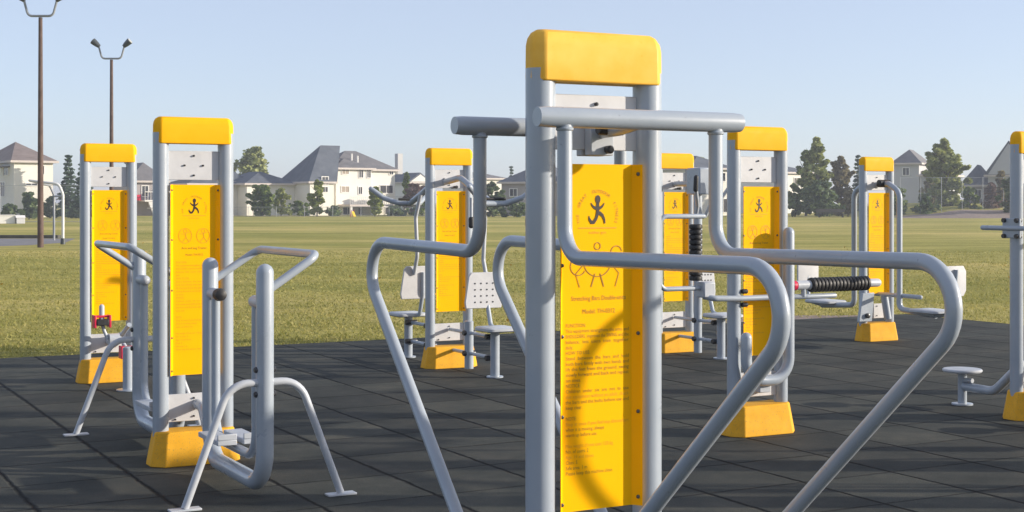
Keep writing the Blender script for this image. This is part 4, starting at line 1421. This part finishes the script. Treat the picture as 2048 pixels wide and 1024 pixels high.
# low white boxes by the left house, a wooden bench and a garden slide
ub = root('storage_box', 'white low storage box on the grass at the left edge', 'storage box', (xat(13, 113), 113, -0.04), R(20), 'white boxes at the left edge')
MB().box(-0.62, 0.62, -0.45, 0.45, 0, 0.62).obj('box_body', M['trim'], ub, 0, 0.03)
MB().box(-0.66, 0.66, -0.49, 0.49, 0.62, 0.70).obj('lid', M['trim'], ub, 0, 0.03)
ub2 = root('storage_box', 'smaller grey white box right of the low storage box', 'storage box', (xat(40, 113), 113, -0.04), R(28), 'white boxes at the left edge')
MB().box(-0.32, 0.32, -0.35, 0.35, 0, 0.46).obj('box_body', M['plate'], ub2, 0, 0.03)
MB().loft([[(-0.36, -0.4, 0.46), (0.36, -0.4, 0.46), (0.36, 0.4, 0.46), (-0.36, 0.4, 0.46)], [(-0.36, -0.05, 0.66), (0.36, -0.05, 0.66), (0.36, 0.05, 0.66), (-0.36, 0.05, 0.66)]]).obj('lid', M['trim'], ub2, 0)

sl = root('garden_slide', 'small red and yellow garden slide below the deck', 'slide', (xat(706, 165), 165, -0.04), R(30))
sl.scale = (0.6, 0.6, 0.6)
MB().loft([[(-0.25, -0.9, 0.08), (0.25, -0.9, 0.08), (0.25, -0.85, 0.04), (-0.25, -0.85, 0.04)], [(-0.25, 0.1, 1.05), (0.25, 0.1, 1.05), (0.25, 0.15, 0.98), (-0.25, 0.15, 0.98)]]).obj('chute', M['toy_yellow'], sl, 0)
for sx in (-1, 1):
    MB().tube([(sx * 0.26, 0.6, 0), (sx * 0.26, 0.15, 1.3)], 0.06, 8).obj('ladder_rail', M['red'], sl)
for i in range(4):
    MB().box(-0.26, 0.26, 0.52 - 0.11 * i, 0.58 - 0.11 * i, 0.2 + 0.24 * i, 0.25 + 0.24 * i).obj('step', M['toy_yellow'], sl, 0)

pk = root('park_bench', 'dark low bench under the bushes left of the farthest station', 'bench', (xat(1662, 158), 158, -0.04), R(4))
MB().box(-1.6, 1.6, -0.2, 0.2, 0.40, 0.46).obj('seat', M['kerb'], pk, 0)
MB().box(-1.6, 1.6, 0.2, 0.25, 0.55, 0.95).obj('backrest', M['kerb'], pk, 0)
for x in (-1.3, 1.3):
    MB().box(x - 0.05, x + 0.05, -0.18, 0.25, 0, 0.40).obj('leg', M['kerb'], pk, 0)

# ------------------------------------------------------------------ air
hm = bpy.data.materials.new('haze_air')
hm.use_nodes = True
hn = hm.node_tree
hn.nodes.remove(hn.nodes['Principled BSDF'])
pv_ = hn.nodes.new('ShaderNodeVolumePrincipled')
pv_.inputs['Color'].default_value = (0.86, 0.90, 1.0, 1)
pv_.inputs['Density'].default_value = 0.0007
pv_.inputs['Anisotropy'].default_value = 0.2
hn.links.new(pv_.outputs[0], hn.nodes['Material Output'].inputs['Volume'])
hz = MB().box(-3100, 3100, -260, 4100, -1.1, 14.0).obj('haze', hm, None, 0)
tag(hz, kind='stuff')

# ------------------------------------------------------------------ camera, sun and sky
cam_d = bpy.data.cameras.new('camera')
cam = bpy.data.objects.new('camera', cam_d)
COL.objects.link(cam)
cam.location = (0, 0, EYE)
cam.rotation_euler = (R(90), 0, 0)
cam_d.sensor_width = 36.0
cam_d.lens = FPX / 2048 * 36.0
cam_d.shift_y = -(512 - HOR) / 2048
cam_d.clip_start = 0.05
cam_d.clip_end = 8000
SC.camera = cam

SUN_AZ, SUN_EL = 89.0, 14.5      # azimuth measured from the camera side towards the right
sd = Vector((math.sin(R(SUN_AZ)) * math.cos(R(SUN_EL)), -math.cos(R(SUN_AZ)) * math.cos(R(SUN_EL)), math.sin(R(SUN_EL))))
ld = bpy.data.lights.new('sun', 'SUN')
ld.energy = 5.0
ld.angle = R(0.8)
ld.color = (1.0, 0.90, 0.76)
lo = bpy.data.objects.new('sun', ld)
COL.objects.link(lo)
lo.rotation_euler = sd.to_track_quat('Z', 'Y').to_euler()
lo.location = (20, 0, 20)

w = bpy.data.worlds.new('World')
SC.world = w
w.use_nodes = True
nt = w.node_tree
bg = nt.nodes['Background']
sky = nt.nodes.new('ShaderNodeTexSky')
sky.sky_type = 'NISHITA'
sky.sun_disc = False
sky.sun_elevation = R(SUN_EL)
sky.sun_rotation = math.atan2(sd.x, sd.y)
sky.air_density = 0.7
sky.dust_density = 0.7
sky.ozone_density = 2.0
veil = nt.nodes.new('ShaderNodeMix')          # thin even high haze that pales the blue
veil.data_type = 'RGBA'
veil.blend_type = 'ADD'
veil.inputs[0].default_value = 1.0
nt.links.new(sky.outputs[0], veil.inputs[6])
veil.inputs[7].default_value = (3.6, 3.72, 4.35, 1)
nt.links.new(veil.outputs[2], bg.inputs['Color'])
bg.inputs['Strength'].default_value = 0.079

SC.view_settings.view_transform = 'Standard'
SC.view_settings.look = 'None'
SC.view_settings.exposure = 0.4
SC.view_settings.gamma = 1.0
